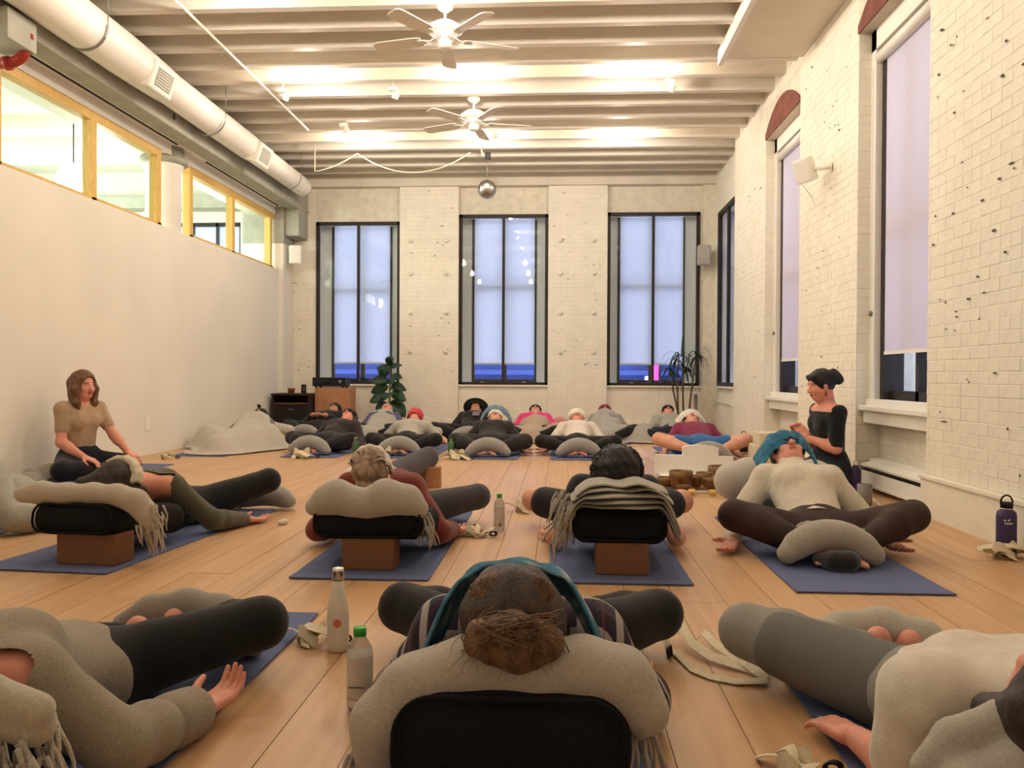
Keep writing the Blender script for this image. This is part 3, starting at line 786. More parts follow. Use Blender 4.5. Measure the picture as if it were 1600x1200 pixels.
def fan(x, y, rz, label):
    f = empty('ceiling_fan', (x, y, ZJ), label, 'ceiling fan', 'white ceiling fans on the centre line')
    z = ZJ
    MB().lathe([(.075, 0), (.07, -.03), (.03, -.06), (.012, -.065)], (x, y, z), 20).build('canopy', M_['whiteplastic'], f)
    MB().tube([(x, y, z - .06), (x, y, z - .17)], .013, 10).build('down_rod', M_['whiteplastic'], f)
    MB().lathe([(.02, -.14), (.09, -.155), (.155, -.20), (.16, -.225), (.12, -.245), (.085, -.26), (.08, -.30), (.055, -.31)], (x, y, z), 32).build('motor_housing', M_['white'], f)
    MB().lathe([(.06, -.30), (.062, -.36), (.045, -.385), (.001, -.39)], (x, y, z), 24).build('switch_cup', M_['whiteplastic'], f)
    for k in range(5):
        a = rz + 2 * pi * k / 5; c, s = cos(a), sin(a)
        P = lambda r, t, h: (x + c * r - s * t, y + s * r + c * t, z + h)
        br = MB(); br.tube([P(.08, .02, -.28), P(.13, .035, -.315), P(.20, .03, -.30)], .006, 6); br.tube([P(.08, -.02, -.28), P(.13, -.035, -.315), P(.20, -.03, -.30)], .006, 6); br.strip([P(.18, 0, -.30), P(.25, 0, -.30)], [V(P(0, .08, 0)) - V(P(0, 0, 0))] * 2, .005)
        br.build('blade_iron', M_['whiteplastic'], f)
        b = MB(); ps, ws = [], []
        for t, wd in ((.22, .10), (.26, .125), (.45, .135), (.62, .14), (.66, .12), (.68, .07)):
            ps.append(P(t, 0, -.292 - .01 * t)); ws.append((V(P(0, wd, 0)) - V(P(0, 0, 0))) + V((0, 0, wd * .22)))
        b.strip(ps, ws, .008); b.build('fan_blade', M_['joist'], f)
fan(-1.03, 7.27, R(94), 'white five-blade ceiling fan nearer the camera')
fan(-1.03, 9.70, R(84), 'white five-blade ceiling fan farther back, above the mirror ball')

# mirror ball
c = G(761, 296, 11.9); r = .136
mbl = empty('mirror_ball', c, 'silver mirror ball hanging in front of the end wall', 'disco ball')
b = MB()
NLT, facets = 15, []
for i in range(NLT):
    t0, t1 = -pi / 2 + pi * i / NLT, -pi / 2 + pi * (i + 1) / NLT; nn = max(4, int(30 * cos((t0 + t1) / 2)))
    for k in range(nn):
        a0, a1 = 2 * pi * (k + .05) / nn, 2 * pi * (k + .95) / nn; e0, e1 = t0 + .008, t1 - .008
        b.bm.faces.new([b.bm.verts.new(c + V((cos(t) * cos(a), cos(t) * sin(a), sin(t))) * r) for t, a in ((e0, a0), (e0, a1), (e1, a1), (e1, a0))])
b.build('mirror_tiles', M_['chrome'], mbl, kind='stuff', smooth=False)
MB().lathe([(.001, -.132)] + [(.132 * cos(a), .132 * sin(a)) for a in np.linspace(-1.4, 1.4, 16)] + [(.001, .132)], c, 24).build('core', M_['greymetal'], mbl)
MB().tube([c + V((0, 0, .13)), V((c.x, c.y, ZJ - .12))], .004, 6).build('chain', M_['greymetal'], mbl)
MB().box(V((c.x - .03, c.y - .03, ZJ - .14)), V((c.x + .05, c.y + .04, ZJ - .05)), .008).build('motor', M_['dark'], mbl)
MB().tube([(c.x - .1, c.y, ZJ + .02), (c.x - .06, c.y, ZJ - .08), (c.x - .01, c.y, ZJ - .1)], .012, 8).build('plug', M_['strap'], mbl)
# sagging cable
def catenary(a, b, sag, n=16):
    a, b = V(a), V(b); return [a.lerp(b, t) - V((0, 0, sag * 4 * t * (1 - t))) for t in np.linspace(0, 1, n)]
p0, p1, p2 = G(492, 268, 11.6), G(558, 240, 11.6), G(735, 238, 11.8)
MB().tube([V((p0.x, p0.y, ZD))] + catenary(p0, p1, .04) + catenary(p1, p2, .28)[1:], .009, 6).build('sagging_cable', M_['strap'], None, 'cream cable sagging under the ceiling toward the mirror ball', 'cable')
a, b = G(205, 0, 6.0), G(415, 195, 11.0)
a = V((-3.35, 6.2, ZJ - .02)); b = V((-3.35, 10.8, ZJ - .02))
MB().tube([a, b], .013, 8).build('ceiling_conduit', M_['white'], None, 'thin white conduit running toward the end wall beside the duct', 'conduit')
# sprinkler heads and track spots
def spot(u, v, Y, label, s=1.0):
    c = G(u, v, Y); c.z = ZJ - .01
    t = empty('spot_light', c, label, 'spot light', 'small spots under the joists')
    MB().box(c + V((-.05 * s, -.03, -.03)), c + V((.05 * s, .03, .01)), .006).build('junction_box', M_['white'], t)
    q = Matrix.Rotation(R(35), 3, 'Y')
    MB().tube([c, V((c.x, c.y, ZD))], .01, 6).build('stem', M_['white'], t)
    MB().lathe([(.02, .0), (.035, -.02), (.04, -.08), (.03, -.085)], c + V((.05, 0, -.04)), 12, (0.5, -.3, 1)).build('lamp_head', M_['white'], t)
spot(442, 146, 9.3, 'small white spot under the joists left of the nearer fan'); spot(614, 145, 9.3, 'small white box fitting under the joists between spot and fan')
spot(537, 195, 10.6, 'small white spot above the left end window'); spot(1046, 131, 9.2, 'small white spot under the joists at the right')
spot(770, 205, 10.9, 'small white spot close to the farther fan')

# wall speakers
def speaker(c, fdir, w, h, dp, m, label, bracket_to):
    t = empty('wall_speaker', c, label, 'speaker')
    f = V(fdir).normalized(); q = V((0, -1, 0)).rotation_difference(f).to_matrix()
    MB().box(V(c) - V((w / 2, dp / 2, h / 2)), V(c) + V((w / 2, dp / 2, h / 2)), .022, rot=q, piv=V(c)).build('cabinet', m, t)
    MB().box(V(c) + V((-w / 2 + .02, -dp / 2 - .006, -h / 2 + .02)), V(c) + V((w / 2 - .02, -dp / 2 + .002, h / 2 - .02)), .006, rot=q, piv=V(c)).build('grille', m, t)
    MB().tube([V(c), V(bracket_to)], .016, 8).build('bracket', m, t)
    MB().lathe([(.04, 0), (.04, .01), (.001, .012)], bracket_to, 12, V(c) - V(bracket_to)).build('wall_plate', m, t)
    return t
c = G(461, 398, 13.35); speaker(c, (.5, -1, -.1), .19, .30, .17, M_['whiteplastic'], 'white wall speaker beside the left end window', (c.x - .10, YB, c.z + .02))
c = G(1100, 399, 13.5); speaker(c, (-.1, -1, -.05), .21, .32, .16, mat('grey_plastic', (176, 168, 156), .5), 'grey wall speaker right of the right end window', (c.x + .02, YB - .1, c.z))
c = GX(1258, 266, 2.2); sp3 = speaker(c, (-.75, .65, -.15), .16, .22, .15, M_['whiteplastic'], 'white wall speaker on the right brick wall between the tall windows', (XR, c.y - .1, c.z))
MB().tube([c + V((-.02, .06, -.10)), c + V((.10, .12, -.22)), V((XR - .01, c.y + .35, c.z - .25))], .004, 5).build('wire', M_['white'], sp3)

# radiator in the near niche
rd = empty('baseboard_heater', (XR + .1, 6.2, 0), 'low white baseboard heater under the nearest tall window', 'heater')
h = MB(); h.box((XR + .03, 5.35 + .25, .04), (XR + .18, 6.86, .06)); h.box((XR + .04, 5.6, .06), (XR + .055, 6.86, .155), .003); h.box((XR + .10, 5.6, .06), (XR + .18, 6.86, .25)); h.poly([(XR + .18, 5.6, .25), (XR + .03, 5.6, .205), (XR + .03, 5.6, .195), (XR + .17, 5.6, .235)], (0, 1.26, 0))
h.build('heater_cover', M_['white'], rd); MB().box((XR + .06, 5.62, .06), (XR + .10, 6.84, .2)).build('heater_fins', M_['dark'], rd)
h = MB(); h.box((XR + .04, 5.6, .185), (XR + .05, 6.86, .205)); h.build('heater_lip', M_['white'], rd)
# ================================================================ people
def nrm(v): return V(v).normalized()
def lying(x, y, ang=90, toward=False, inc=24, s=1.0, zp=.11, kn=((.42, .20, .17), (.42, .20, .17)), an=((.05, .40, .07), (.05, .40, .07)),
          el=((.33, .22, .10), (.33, .22, .10)), wr=((.44, .02, .04), (.44, .02, .04)), hand=None, hinc=None, hroll=0.0, neck_up=0.0, turn=0.0):
    """pose of someone lying back over a bolster. ang: direction pelvis->head in the floor plane; local offsets are (outward, toward the feet, z)
    for legs and (outward, toward the head, z) for arms; side 0 = smaller x"""
    a = R(ang); eh = V((cos(a), sin(a), 0)); er = V((eh.y, -eh.x, 0))
    if er.x < 0: er = -er
    z = V((0, 0, 1)); P0 = V((x, y, zp))
    ax = eh * cos(R(inc)) + z * sin(R(inc)); fr = z * cos(R(inc)) - eh * sin(R(inc))
    N = P0 + ax * .49 * s + z * neck_up
    hi = R(inc - 14 if hinc is None else hinc)
    hu = eh * cos(hi) + z * sin(hi); hf = z * cos(hi) - eh * sin(hi)
    hf = (hf * cos(R(hroll)) + er * sin(R(hroll))).normalized()
    H = N + hu * .165 * s + fr * .012
    J = dict(s=s, pel=P0, neck=N, er=er, ax=ax, fr=fr, hu=hu, hf=hf, hr=hu.cross(hf).normalized(), head=H, eh=eh)
    J['sh'] = [N - ax * .055 * s + er * (sg * .165 * s) for sg in (-1, 1)]
    J['hip'] = [P0 + er * (sg * .088 * s) - eh * .03 for sg in (-1, 1)]
    def L(sg, o, f, zz): return V((x, y, 0)) + er * (sg * o * s) + eh * f * s + z * zz
    J['kn'] = [L(sg, k[0], -k[1], k[2]) for sg, k in zip((-1, 1), kn)]
    J['an'] = [L(sg, k[0], -k[1], k[2]) for sg, k in zip((-1, 1), an)]
    J['toe'] = [J['an'][i] - er * ((-1, 1)[i] * .11) - eh * .07 * s - z * .02 for i in (0, 1)]
    J['el'] = [L(sg, k[0], k[1], k[2]) for sg, k in zip((-1, 1), el)]
    J['wr'] = [L(sg, k[0], k[1], k[2]) for sg, k in zip((-1, 1), wr)]
    J['hd'] = [nrm((J['wr'][i] - J['el'][i]).normalized() * .8 + er * (-1, 1)[i] * .15 - z * (.15 if J['wr'][i].z > .06 else 0)) for i in (0, 1)]
    if hand: J['hd'] = [nrm(h) for h in hand]
    J['hn'] = [z, z]
    return J
def torso_prims(J, e=0.0, fem=True):
    s = J['s']; P, N, ax, er, fr = J['pel'], J['neck'], J['ax'], J['er'], J['fr']; A = (er, ax, fr); D = (N - P).length
    ax = (N - P).normalized(); A = (er, ax, fr)
    q = [ell(P + ax * .01, (.168 * s + e, .125 * s + e, .112 * s + e), A, .05), ell(P + ax * D * .38, (.135 * s + e, .16 * s, .098 * s + e), A, .06),
         ell(P + ax * D * .70, (.155 * s + e, .165 * s, .108 * s + e), A, .06),
         cone(J['sh'][0] + ax * .005, J['sh'][1] + ax * .005, .056 * s + e, None, .06)]
    if fem:
        for sg in (-1, 1): q.append(ell(P + ax * D * .70 + er * sg * .07 * s + fr * .07 * s, (.062 * s + e, .062 * s + e, .05 * s + e), A, .04))
    return q
def neck_prims(J, e=0.0):
    s = J['s']; return [cone(J['neck'] - J['ax'] * .03, J['head'] - J['hu'] * .06 * s - J['hf'] * .012, .056 * s + e, .050 * s + e, .05)]
def lerp(a, b, t): return V(a).lerp(V(b), t)
def arm_prims(J, i, t0=0.0, t1=1.0, e=0.0):
    """t: 0 shoulder, .5 elbow, 1 wrist"""
    s = J['s']; S, E, Wv = J['sh'][i], J['el'][i], J['wr'][i]; q = []
    ra = lambda t: (.056 - .014 * t) * s + e; rf = lambda t: (.043 - .014 * t) * s + e
    if t0 < .5:
        b = min(t1, .5) * 2; a = t0 * 2; q.append(cone(lerp(S, E, a), lerp(S, E, b), ra(a), ra(b), .035))
    if t1 > .5:
        a = max(t0 - .5, 0) * 2; b = (t1 - .5) * 2
        if a < .3 < b: q += [cone(lerp(E, Wv, a), lerp(E, Wv, .3), rf(a), rf(.1) + .001, .025), cone(lerp(E, Wv, .3), lerp(E, Wv, b), rf(.1), rf(b), .025)]
        else: q.append(cone(lerp(E, Wv, a), lerp(E, Wv, b), rf(a), rf(b), .025))
    return q
def leg_prims(J, i, t0=0.0, t1=1.0, e=0.0):
    s = J['s']; Hh, K, A = J['hip'][i], J['kn'][i], J['an'][i]; q = []
    rt_ = lambda t: (.098 - .031 * t) * s + e
    def rs(t): return ((.062 + .000 * t / .3) if t < .3 else (.062 - .028 * (t - .3) / .7)) * s + e
    if t0 < .5:
        b = min(t1, .5) * 2; a = t0 * 2; q.append(cone(lerp(Hh, K, a), lerp(Hh, K, b), rt_(a), rt_(b), .05))
    if t1 > .5:
        a = max(t0 - .5, 0) * 2; b = (t1 - .5) * 2
        if a < .3 < b: q += [cone(lerp(K, A, a), lerp(K, A, .3), rs(a), rs(.3), .03), cone(lerp(K, A, .3), lerp(K, A, b), rs(.3), rs(b), .03)]
        else: q.append(cone(lerp(K, A, a), lerp(K, A, b), rs(a), rs(b), .03))
    return q
def hand_prims(w, d, n, side, s=1.0, curl=.5, spread=1.0):
    """palm, four fingers of different length and a thumb leaving the side of the palm; d along the fingers, n out of the palm"""
    d = nrm(d); n = nrm(V(n) - d * V(n).dot(d)); t = d.cross(n) * side   # t points to the thumb side
    q = [cone(w - d * .03, w + d * .02, .026 * s, .024 * s, .015), rbox(w + d * .052 * s, (.040 * s, .046 * s, .014 * s), .013 * s, (t, d, n), .018)]
    for k, (off, ln) in enumerate(((.030, .074), (.010, .082), (-.010, .076), (-.029, .060))):
        b = w + d * .094 * s + t * off * s; dd = nrm(d + t * (off * 3.2 * spread)); r = (.0095 - .0006 * k) * s; c = curl * (.7 + .16 * k)
        p1 = b + nrm(dd + n * c * .35) * ln * .45 * s; p2 = p1 + nrm(dd + n * c * 1.1) * ln * .33 * s; p3 = p2 + nrm(dd + n * c * 1.9) * ln * .24 * s
        q += [cone(b - d * .012, p1, r * 1.12, r, .006), cone(p1, p2, r, r * .92, .003), cone(p2, p3, r * .92, r * .78, .003)]
    b = w + d * .022 * s + t * .028 * s + n * .006; p1 = b + nrm(t * .8 + d * .65 + n * .35) * .040 * s; p2 = p1 + nrm(t * .35 + d * .95 + n * .35) * .030 * s; p3 = p2 + nrm(t * .1 + d + n * .4) * .022 * s
    q += [cone(b, p1, .015 * s, .012 * s, .012), cone(p1, p2, .0118 * s, .0105 * s, .004), cone(p2, p3, .0105 * s, .0085 * s, .003)]
    return q
def foot_prims(A, T, s=1.0, up_=(0, 0, 1), side=1):
    d = nrm(V(T) - V(A)); u = nrm(V(up_) - d * V(up_).dot(d)); t = d.cross(u) * side
    q = [cone(A, A + u * .03, .034 * s, .034 * s, .02), ball(A - d * .035 - u * .012, .032 * s, .02), cone(A - u * .005, A + d * .11 * s - u * .015, .033 * s, .024 * s, .03), ell(A + d * .125 * s - u * .015, (.042 * s, .03 * s, .018 * s), (t, d, u), .02)]
    for k, (off, ln, r) in enumerate(((.028, .05, .013), (.012, .046, .009), (-.001, .042, .0085), (-.013, .036, .008), (-.026, .028, .008))):
        q.append(cone(A + d * .135 * s + t * off * s - u * .016, A + d * (.135 + ln) * s + t * off * 1.1 * s - u * .02, r * s, r * .9 * s, .004))
    return q
def head_prims(J, k=1.0):
    s = J['s'] * 1.0; H, u, f, r = J['head'], J['hu'], J['hf'], J['hr']; A = (r, u, f)
    P = lambda x, y, z: H + (r * x + u * y + f * z) * s
    E = lambda x, y, z, a, b, c, kk=.012, op='u': ell(P(x, y, z), (a * s, b * s, c * s), A, kk, op)
    q = [E(0, .022, -.012, .076, .092, .094), E(0, -.04, .022, .060, .072, .066, .03), E(0, -.088, .052, .026, .020, .022, .03),
         cone(P(-.05, -.065, -.005), P(-.016, -.095, .045), .016 * s, .016 * s, .03), cone(P(.05, -.065, -.005), P(.016, -.095, .045), .016 * s, .016 * s, .03)]
    for sg in (-1, 1):
        q += [E(sg * .030, -.002, .092, .019, .013, .013, .012, 's'), E(sg * .030, -.004, .070, .0135, .0125, .0135, .003), E(sg * .032, .019, .078, .022, .008, .010, .014),
              E(sg * .040, -.034, .062, .020, .020, .016, .02), E(sg * .078, -.012, -.004, .010, .030, .017, .006), E(sg * .013, -.040, .098, .008, .007, .009, .006)]
    q += [cone(P(0, .006, .082), P(0, -.034, .106), .009 * s, .0115 * s, .012), E(0, -.040, .104, .011, .009, .010, .006),
          E(0, -.062, .088, .022, .0055, .009, .004), E(0, -.073, .086, .019, .0065, .009, .004), cone(P(0, -.06, -.03), P(0, -.12, -.03), .05 * s, .05 * s, .03)]
    return q
SKINS = {'light': (222, 164, 136), 'pink': (226, 156, 134), 'tan': (196, 140, 108), 'brown': (150, 100, 74)}
LIP = mat('lips', (178, 92, 84), .5); BROW = mat('brow', (84, 58, 42), .8); EYE = mat('eye_white', (232, 226, 220), .3); IRIS = mat('iris', (60, 44, 34), .2)
PEOPLE = {}
def person(label, J, skin='light', hair=None, top=None, bottom=None, socks=None, fem=True, h=.016, hf=.008, eyes_open=False, group=None, base=None, hands=(1, 1), feet=(1, 1), curl=.5, body_arms=True, side_fix=(1, -1), hand_n=None, hair_long=None, fore=0.0):
    s = J['s']
    root = empty('person', base or V((J['pel'].x, J['pel'].y, 0)), label, 'person', group)
    sk = fab(SKINS[skin], 'skin')
    body = torso_prims(J, 0, fem) + neck_prims(J) + [p for i in (0, 1) for p in arm_prims(J, i)] + [p for i in (0, 1) for p in leg_prims(J, i)]
    parts = [surf(body, h)]
    parts.append(surf(head_prims(J) + neck_prims(J), hf))
    for i in (0, 1):
        if hands[i]: parts.append(surf(hand_prims(J['wr'][i], J['hd'][i], (hand_n or J['hn'])[i], side_fix[i], s, curl), .0045 if hf < .008 else .006))
        if feet[i]: parts.append(surf(foot_prims(J['an'][i], J['toe'][i], s, (0, 0, 1), 1), .0075))
    H, u, f, r = (np.array(J[k]) for k in ('head', 'hu', 'hf', 'hr'))
    def mf(c):
        d = (c - H) / s; x, y, z = d @ r, d @ u, d @ f; m = np.zeros(len(c), int)
        m[(np.abs(x) < .021) & (y < -.057) & (y > -.079) & (z > .082)] = 1
        m[(np.abs(np.abs(x) - .031) < .019) & (np.abs(y - .024 + (np.abs(x) - .03) ** 2 * 9) < .0042) & (z > .05)] = 2
        if eyes_open:
            m[(np.abs(np.abs(x) - .030) < .012) & (np.abs(y + .003) < .0045) & (z > .068)] = 3; m[(np.abs(np.abs(x) - .030) < .005) & (np.abs(y + .003) < .0045) & (z > .068)] = 4
        else: m[(np.abs(np.abs(x) - .030) < .013) & (np.abs(y + .009) < .0022) & (z > .066)] = 2
        return m
    np_mesh('body', parts, [sk, LIP, BROW, EYE, IRIS], root, matfn=mf)
    if top:
        e = top.get('e', .010); q = torso_prims(J, e, fem)
        for i in (0, 1): q += arm_prims(J, i, 0, top.get('sleeve', .92), e + top.get('arm_e', 0))
        if top.get('neck'): q += [cone(J['neck'] - J['ax'] * .03, lerp(J['neck'], J['head'] - J['hu'] * .06 * s, top['neck']), .060 * s + e, .056 * s + e, .04)]
        cuts = [(J['pel'] + J['ax'] * top.get('hem', -.02), -J['ax'])]
        if top.get('crop_top') is not None: cuts.append((J['neck'] + J['ax'] * top['crop_top'], J['ax']))
        v, fc = surf(q, h * .85)
        if cuts:
            # hem: drop the surface below the hem plane, except on the sleeves
            c = v[fc].mean(axis=1); ok = np.ones(len(fc), bool); er = np.array(J['er']); side = np.abs((c - np.array(J['pel'])) @ er)
            for pt, nn in cuts:
                dd = (c - np.array(pt)) @ np.array(nn)
                ok &= ~((dd > 0) & (side < .19 * s + e))
            fc = fc[ok]; used = np.unique(fc); mp_ = np.full(len(v), -1); mp_[used] = np.arange(len(used)); v = v[used]; fc = mp_[fc]
        np_mesh(top.get('name', 'shirt'), [(v, fc)], top['m'], root, disp=top.get('disp', [(.004, 26, 1), (.002, 60, 3)]))
        if top.get('cuff'):
            for i in (0, 1):
                t1 = top.get('sleeve', .92); np_mesh('cuff', [surf(arm_prims(J, i, t1 - .12, t1, e + .007), h * .6)], top['m'], root, disp=(.0015, 260, 2))
    if bottom:
        e = bottom.get('e', .007); t1 = bottom.get('leg', .93)
        q = [ell(J['pel'] + J['ax'] * .01, (.168 * s + e, .125 * s + e, .112 * s + e), (J['er'], J['ax'], J['fr']), .05), ell(J['pel'] + J['ax'] * .10, (.140 * s + e, .09 * s, .10 * s + e), (J['er'], J['ax'], J['fr']), .05)]
        for i in (0, 1): q += leg_prims(J, i, 0, t1, e)
        np_mesh(bottom.get('name', 'leggings'), [surf(q, h * .85)], bottom['m'], root, disp=bottom.get('disp', (.0025, 24, 5)))
    if hair and True:
        hc, style = hair; P = lambda x, y, z: J['head'] + (J['hr'] * x + J['hu'] * y + J['hf'] * z) * s; A = (J['hr'], J['hu'], J['hf'])
        th = {'short': .010, 'curly': .034, 'long': .016, 'bun': .010, 'cap': .008}.get(style, .01)
        q = [ell(P(0, .026, -.016), ((.078 + th) * s, (.095 + th) * s, (.096 + th) * s), A, .02)]
        hd = .006
        if style in ('long', 'bob'):
            for sg in (-1, 1):
                q += [cone(P(sg * .075, .02, -.02), P(sg * .088, -.10, -.02), .032 * s, .03 * s, .03), cone(P(sg * .04, .0, -.08), P(sg * .06, -.15, -.05), .05 * s, .035 * s, .04)]
        if style == 'bun': q += [ball(P(0, .05, -.125), .045 * s, .02), ball(P(.01, .075, -.14), .03 * s, .02)]
        if style == 'curly': hd = .014
        if hair_long: q += hair_long(P)
        # the face stays free
        if fore > .02: q += [ell(P(0, .030, .105), (.060 * s, .072 * s, .055 * s), A, .012, 's')]
        q += [ell(P(0, -.035 + fore, .075), (.066 * s, (.082 + fore) * s, .075 * s), A, .012, 's'), ell(P(0, -.10, .03), (.07 * s, .07 * s, .06 * s), A, .02, 's')]
        np_mesh('hair', [surf(q, hf * 1.05)], fab(hc, 'hair'), root, disp=[(hd * .35, 40, 4), (hd * .45, 95, 8)])
    PEOPLE[label] = (root, J)
    return root
def sheet_on_face(J, name, m, label=None, cat='towel', parent=None, R0=.100, a0=-75, a1=75, wid=.075, up_=0.0, th=.010, out=0.0, drop=0.0, group=None, tilt=0):
    """cloth laid across the eyes, following the head; falls outward at its ends"""
    s = J['s']; H = J['head'] + J['hu'] * (up_ * s); f, r, u = J['hf'], J['hr'], J['hu']; mb = MB(); pts, ws = [], []
    n = 22
    for k in range(n):
        a = R(a0 + (a1 - a0) * k / (n - 1)); ex = abs(a) / R(90)
        p = H + (f * cos(a) * 1.02 + r * sin(a) * (.86 + out * ex * ex)) * R0 * s + V((0, 0, -1)) * drop * max(0, ex - .55) ** 1.3
        p += f * .0035 * sin(k * 1.9)
        pts.append(p); ws.append((u * cos(R(tilt)) + r * sin(R(tilt))) * wid * (1 + .07 * sin(k * 1.3)))
    mb.strip(pts, ws, th)
    bmesh.ops.subdivide_edges(mb.bm, edges=[e for e in mb.bm.edges if e.calc_length() > wid * .5], cuts=5, use_grid_fill=True)
    for v in mb.bm.verts:
        d = v.co - H; uu = d.dot(u) / (wid / 2); v.co -= f * .012 * uu * uu * s; v.co += f * .003 * sin(uu * 6 + d.dot(r) * 60)
    return mb.build(name, m, parent, label, None if parent else cat, group, smooth=True)

# ---- props used by many of the sleepers
def yoga_mat(x0, x1, y0, y1, label, rz=0, group='blue yoga mats', m='mat'):
    c = V(((x0 + x1) / 2, (y0 + y1) / 2, 0)); q = Matrix.Rotation(R(rz), 3, 'Z'); mb = MB(); b2 = bmesh.new()
    bmesh.ops.create_grid(b2, x_segments=8, y_segments=20, size=.5)
    for v in b2.verts:
        px, py = v.co.x * (x1 - x0), v.co.y * (y1 - y0); e = max(0, abs(py) - (y1 - y0) * .46) * .05
        v.co = c + q @ V((px, py, 0)) + V((0, 0, .0065 + e))
    r = bmesh.ops.extrude_face_region(b2, geom=b2.faces[:]); bmesh.ops.translate(b2, verts=[g for g in r['geom'] if isinstance(g, bmesh.types.BMVert)], vec=(0, 0, -.006))
    mb.merge(b2); return mb.build('yoga_mat', M_[m], None, label, 'yoga mat', group)
def bolster(x, y, label, yaw=0, w=.43, L=.66, th=.17, z0=.15, z1=.06, y_off=0.0, col='bolster'):
    """y: position of the raised end; the bolster slopes down away from the camera"""
    a = R(yaw); d = V((sin(a), cos(a), -(z0 - z1) / L)).normalized(); side = V((cos(a), -sin(a), 0)); n = side.cross(d)
    c = V((x, y, z0 + th / 2)) + d * L / 2
    o = np_mesh('bolster', [surf([rbox(c, (w / 2, L / 2, th / 2), th * .42, (side, d, n), .01)], .014)], M_[col], disp=[(.004, 14, 2)])
    tag(o, label, 'bolster', 'black bolsters under the sleepers')
    for e in (-1, 1):
        mb = MB(); p = c + d * (e * (L / 2 - .012)); ring = []
        for k in range(40):
            t = 2 * pi * (k + .5) / 40; cx, cz = cos(t), sin(t); rc = th * .42 - .014
            ring.append(p + side * ((w / 2 - th * .42) * (1 if cx > 0 else -1) + rc * cx) + n * ((th / 2 - th * .42) * (1 if cz > 0 else -1) + rc * cz))
        mb.tube(ring, .006, 6, closed=True); mb.build('piping', M_[col], o)
    return o
def block(c, size, label, rz=0, m='cork'):
    q = Matrix.Rotation(R(rz), 3, 'Z'); c = V(c)
    return MB().box(c - V((size[0] / 2, size[1] / 2, 0)), c + V((size[0] / 2, size[1] / 2, size[2])), .008, rot=q, piv=c).build('yoga_block', M_[m], None, label, 'yoga block', 'brown foam blocks')
WOOL = (176, 166, 152); WOOLG = (160, 156, 148)
def roll(pts, rad, label, name='blanket_roll', rgb=WOOL, h=.012, group=None, disp=None, flat=.0, fringe=None, cat='blanket', seam=True, second=None):
    """a rolled blanket lying along pts; radii may vary; optional fringe list of (start, direction, length)"""
    pts = [V(p) for p in pts]; rr = rad if isinstance(rad, (list, tuple)) else [rad] * len(pts); q = []
    for a, b, ra, rb in zip(pts, pts[1:], rr, rr[1:]): q.append(cone(a, b, ra, rb, .03))
    if second:   # outer layer of the roll showing as a second, thinner lobe
        off, f2 = V(second[0]), second[1]
        for a, b, ra, rb in zip(pts, pts[1:], rr, rr[1:]): q.append(cone(a + off, b + off, ra * f2, rb * f2, .012))
    m = fab(rgb, 'wool')
    o = np_mesh(name, [surf(q, h)], m, disp=disp or [(.0045, 9, 1), (.0018, 30, 6)])
    tag(o, label, cat, group)
    if fringe:
        mb = MB(); rd = random.Random(5)
        for st, d, L in fringe:
            p = V(st); d = nrm(V(d) + V((rd.uniform(-.35, .35), rd.uniform(-.35, .35), rd.uniform(-.1, .2)))); pp = [p]; rr2 = [.0055]
            for k in range(4):
                d = nrm(d + V((rd.uniform(-.3, .3), rd.uniform(-.3, .3), -.35))); p = p + d * L / 4
                if p.z < .012: p.z = .012
                pp.append(p); rr2.append(.005 - .0006 * k if k < 3 else .003)
            mb.tube(pp, rr2, 5)
        mb.build('fringe', m, o, kind='stuff')
    return o
def crescent(x, y, label, w=.48, hgt=.19, r=.066, yaw=0, rgb=WOOLG, h=.014, x_dark=True, lean=.04):
    """blanket roll arched over the ankles"""
    a = R(yaw); e = V((cos(a), sin(a), 0)); pts = []
    for k in range(9):
        t = -1 + 2 * k / 8; pts.append(V((x, y, 0)) + e * (t * (w / 2 - r * .6)) + V((0, lean * (1 - t * t), r * .95 + (hgt - 2 * r + .02) * (1 - abs(t) ** 2.2))))
    rr = [r * (.72 + .28 * (1 - abs(-1 + 2 * k / 8) ** 2)) for k in range(9)]
    return roll(pts, rr, label, rgb=rgb, h=h, group='blanket rolls over the ankles', second=((0, .05, -.01), .8))
def strap_heap(c, label, n=3, s=1.0, seed=1, group='cotton yoga straps'):
    rd = random.Random(seed); o = empty('yoga_strap', c, label, 'strap', group); mb = MB(); c = V(c)
    a0 = rd.uniform(0, 6)
    for j in range(n):
        a = a0 + j * 2.1 + rd.uniform(-.4, .4); d = V((cos(a), sin(a) * .8, 0)); p = c - d * .09 * s; pts = []
        for k in range(12):
            t = k / 11; pts.append(p + d * .2 * s * t + V((-d.y, d.x, 0)) * .03 * s * sin(t * 5 + j) + V((0, 0, .008 + .012 * j + .03 * s * abs(sin(t * pi * (1.5 if j % 2 else 1))))))
        mb.strip(pts, V((-d.y, d.x, .25)) * .038 * s, .003)
    lp = [c + V((.05 * s * cos(t), .03 * s * sin(t) - .02, .03 * s + .024 * s * sin(t * 2))) for t in np.linspace(0, 5.2, 18)]
    mb.strip(lp, V((0, .02, .034 * s)), .003)
    mb.build('webbing', M_['strap'], o)
    b = MB(); e = c + V((.10 * s, -.02, .015)); b.tube([e + V((.018 * cos(t), 0.004, .012 * sin(t) + .004)) for t in np.linspace(0, 2 * pi, 13)[:-1]], .004, 6, closed=True); b.tube([e + V((.008 + .018 * cos(t), .012, .012 * sin(t) + .004)) for t in np.linspace(0, 2 * pi, 13)[:-1]], .004, 6, closed=True)
    b.build('ring_buckle', M_['dark'], o); return o
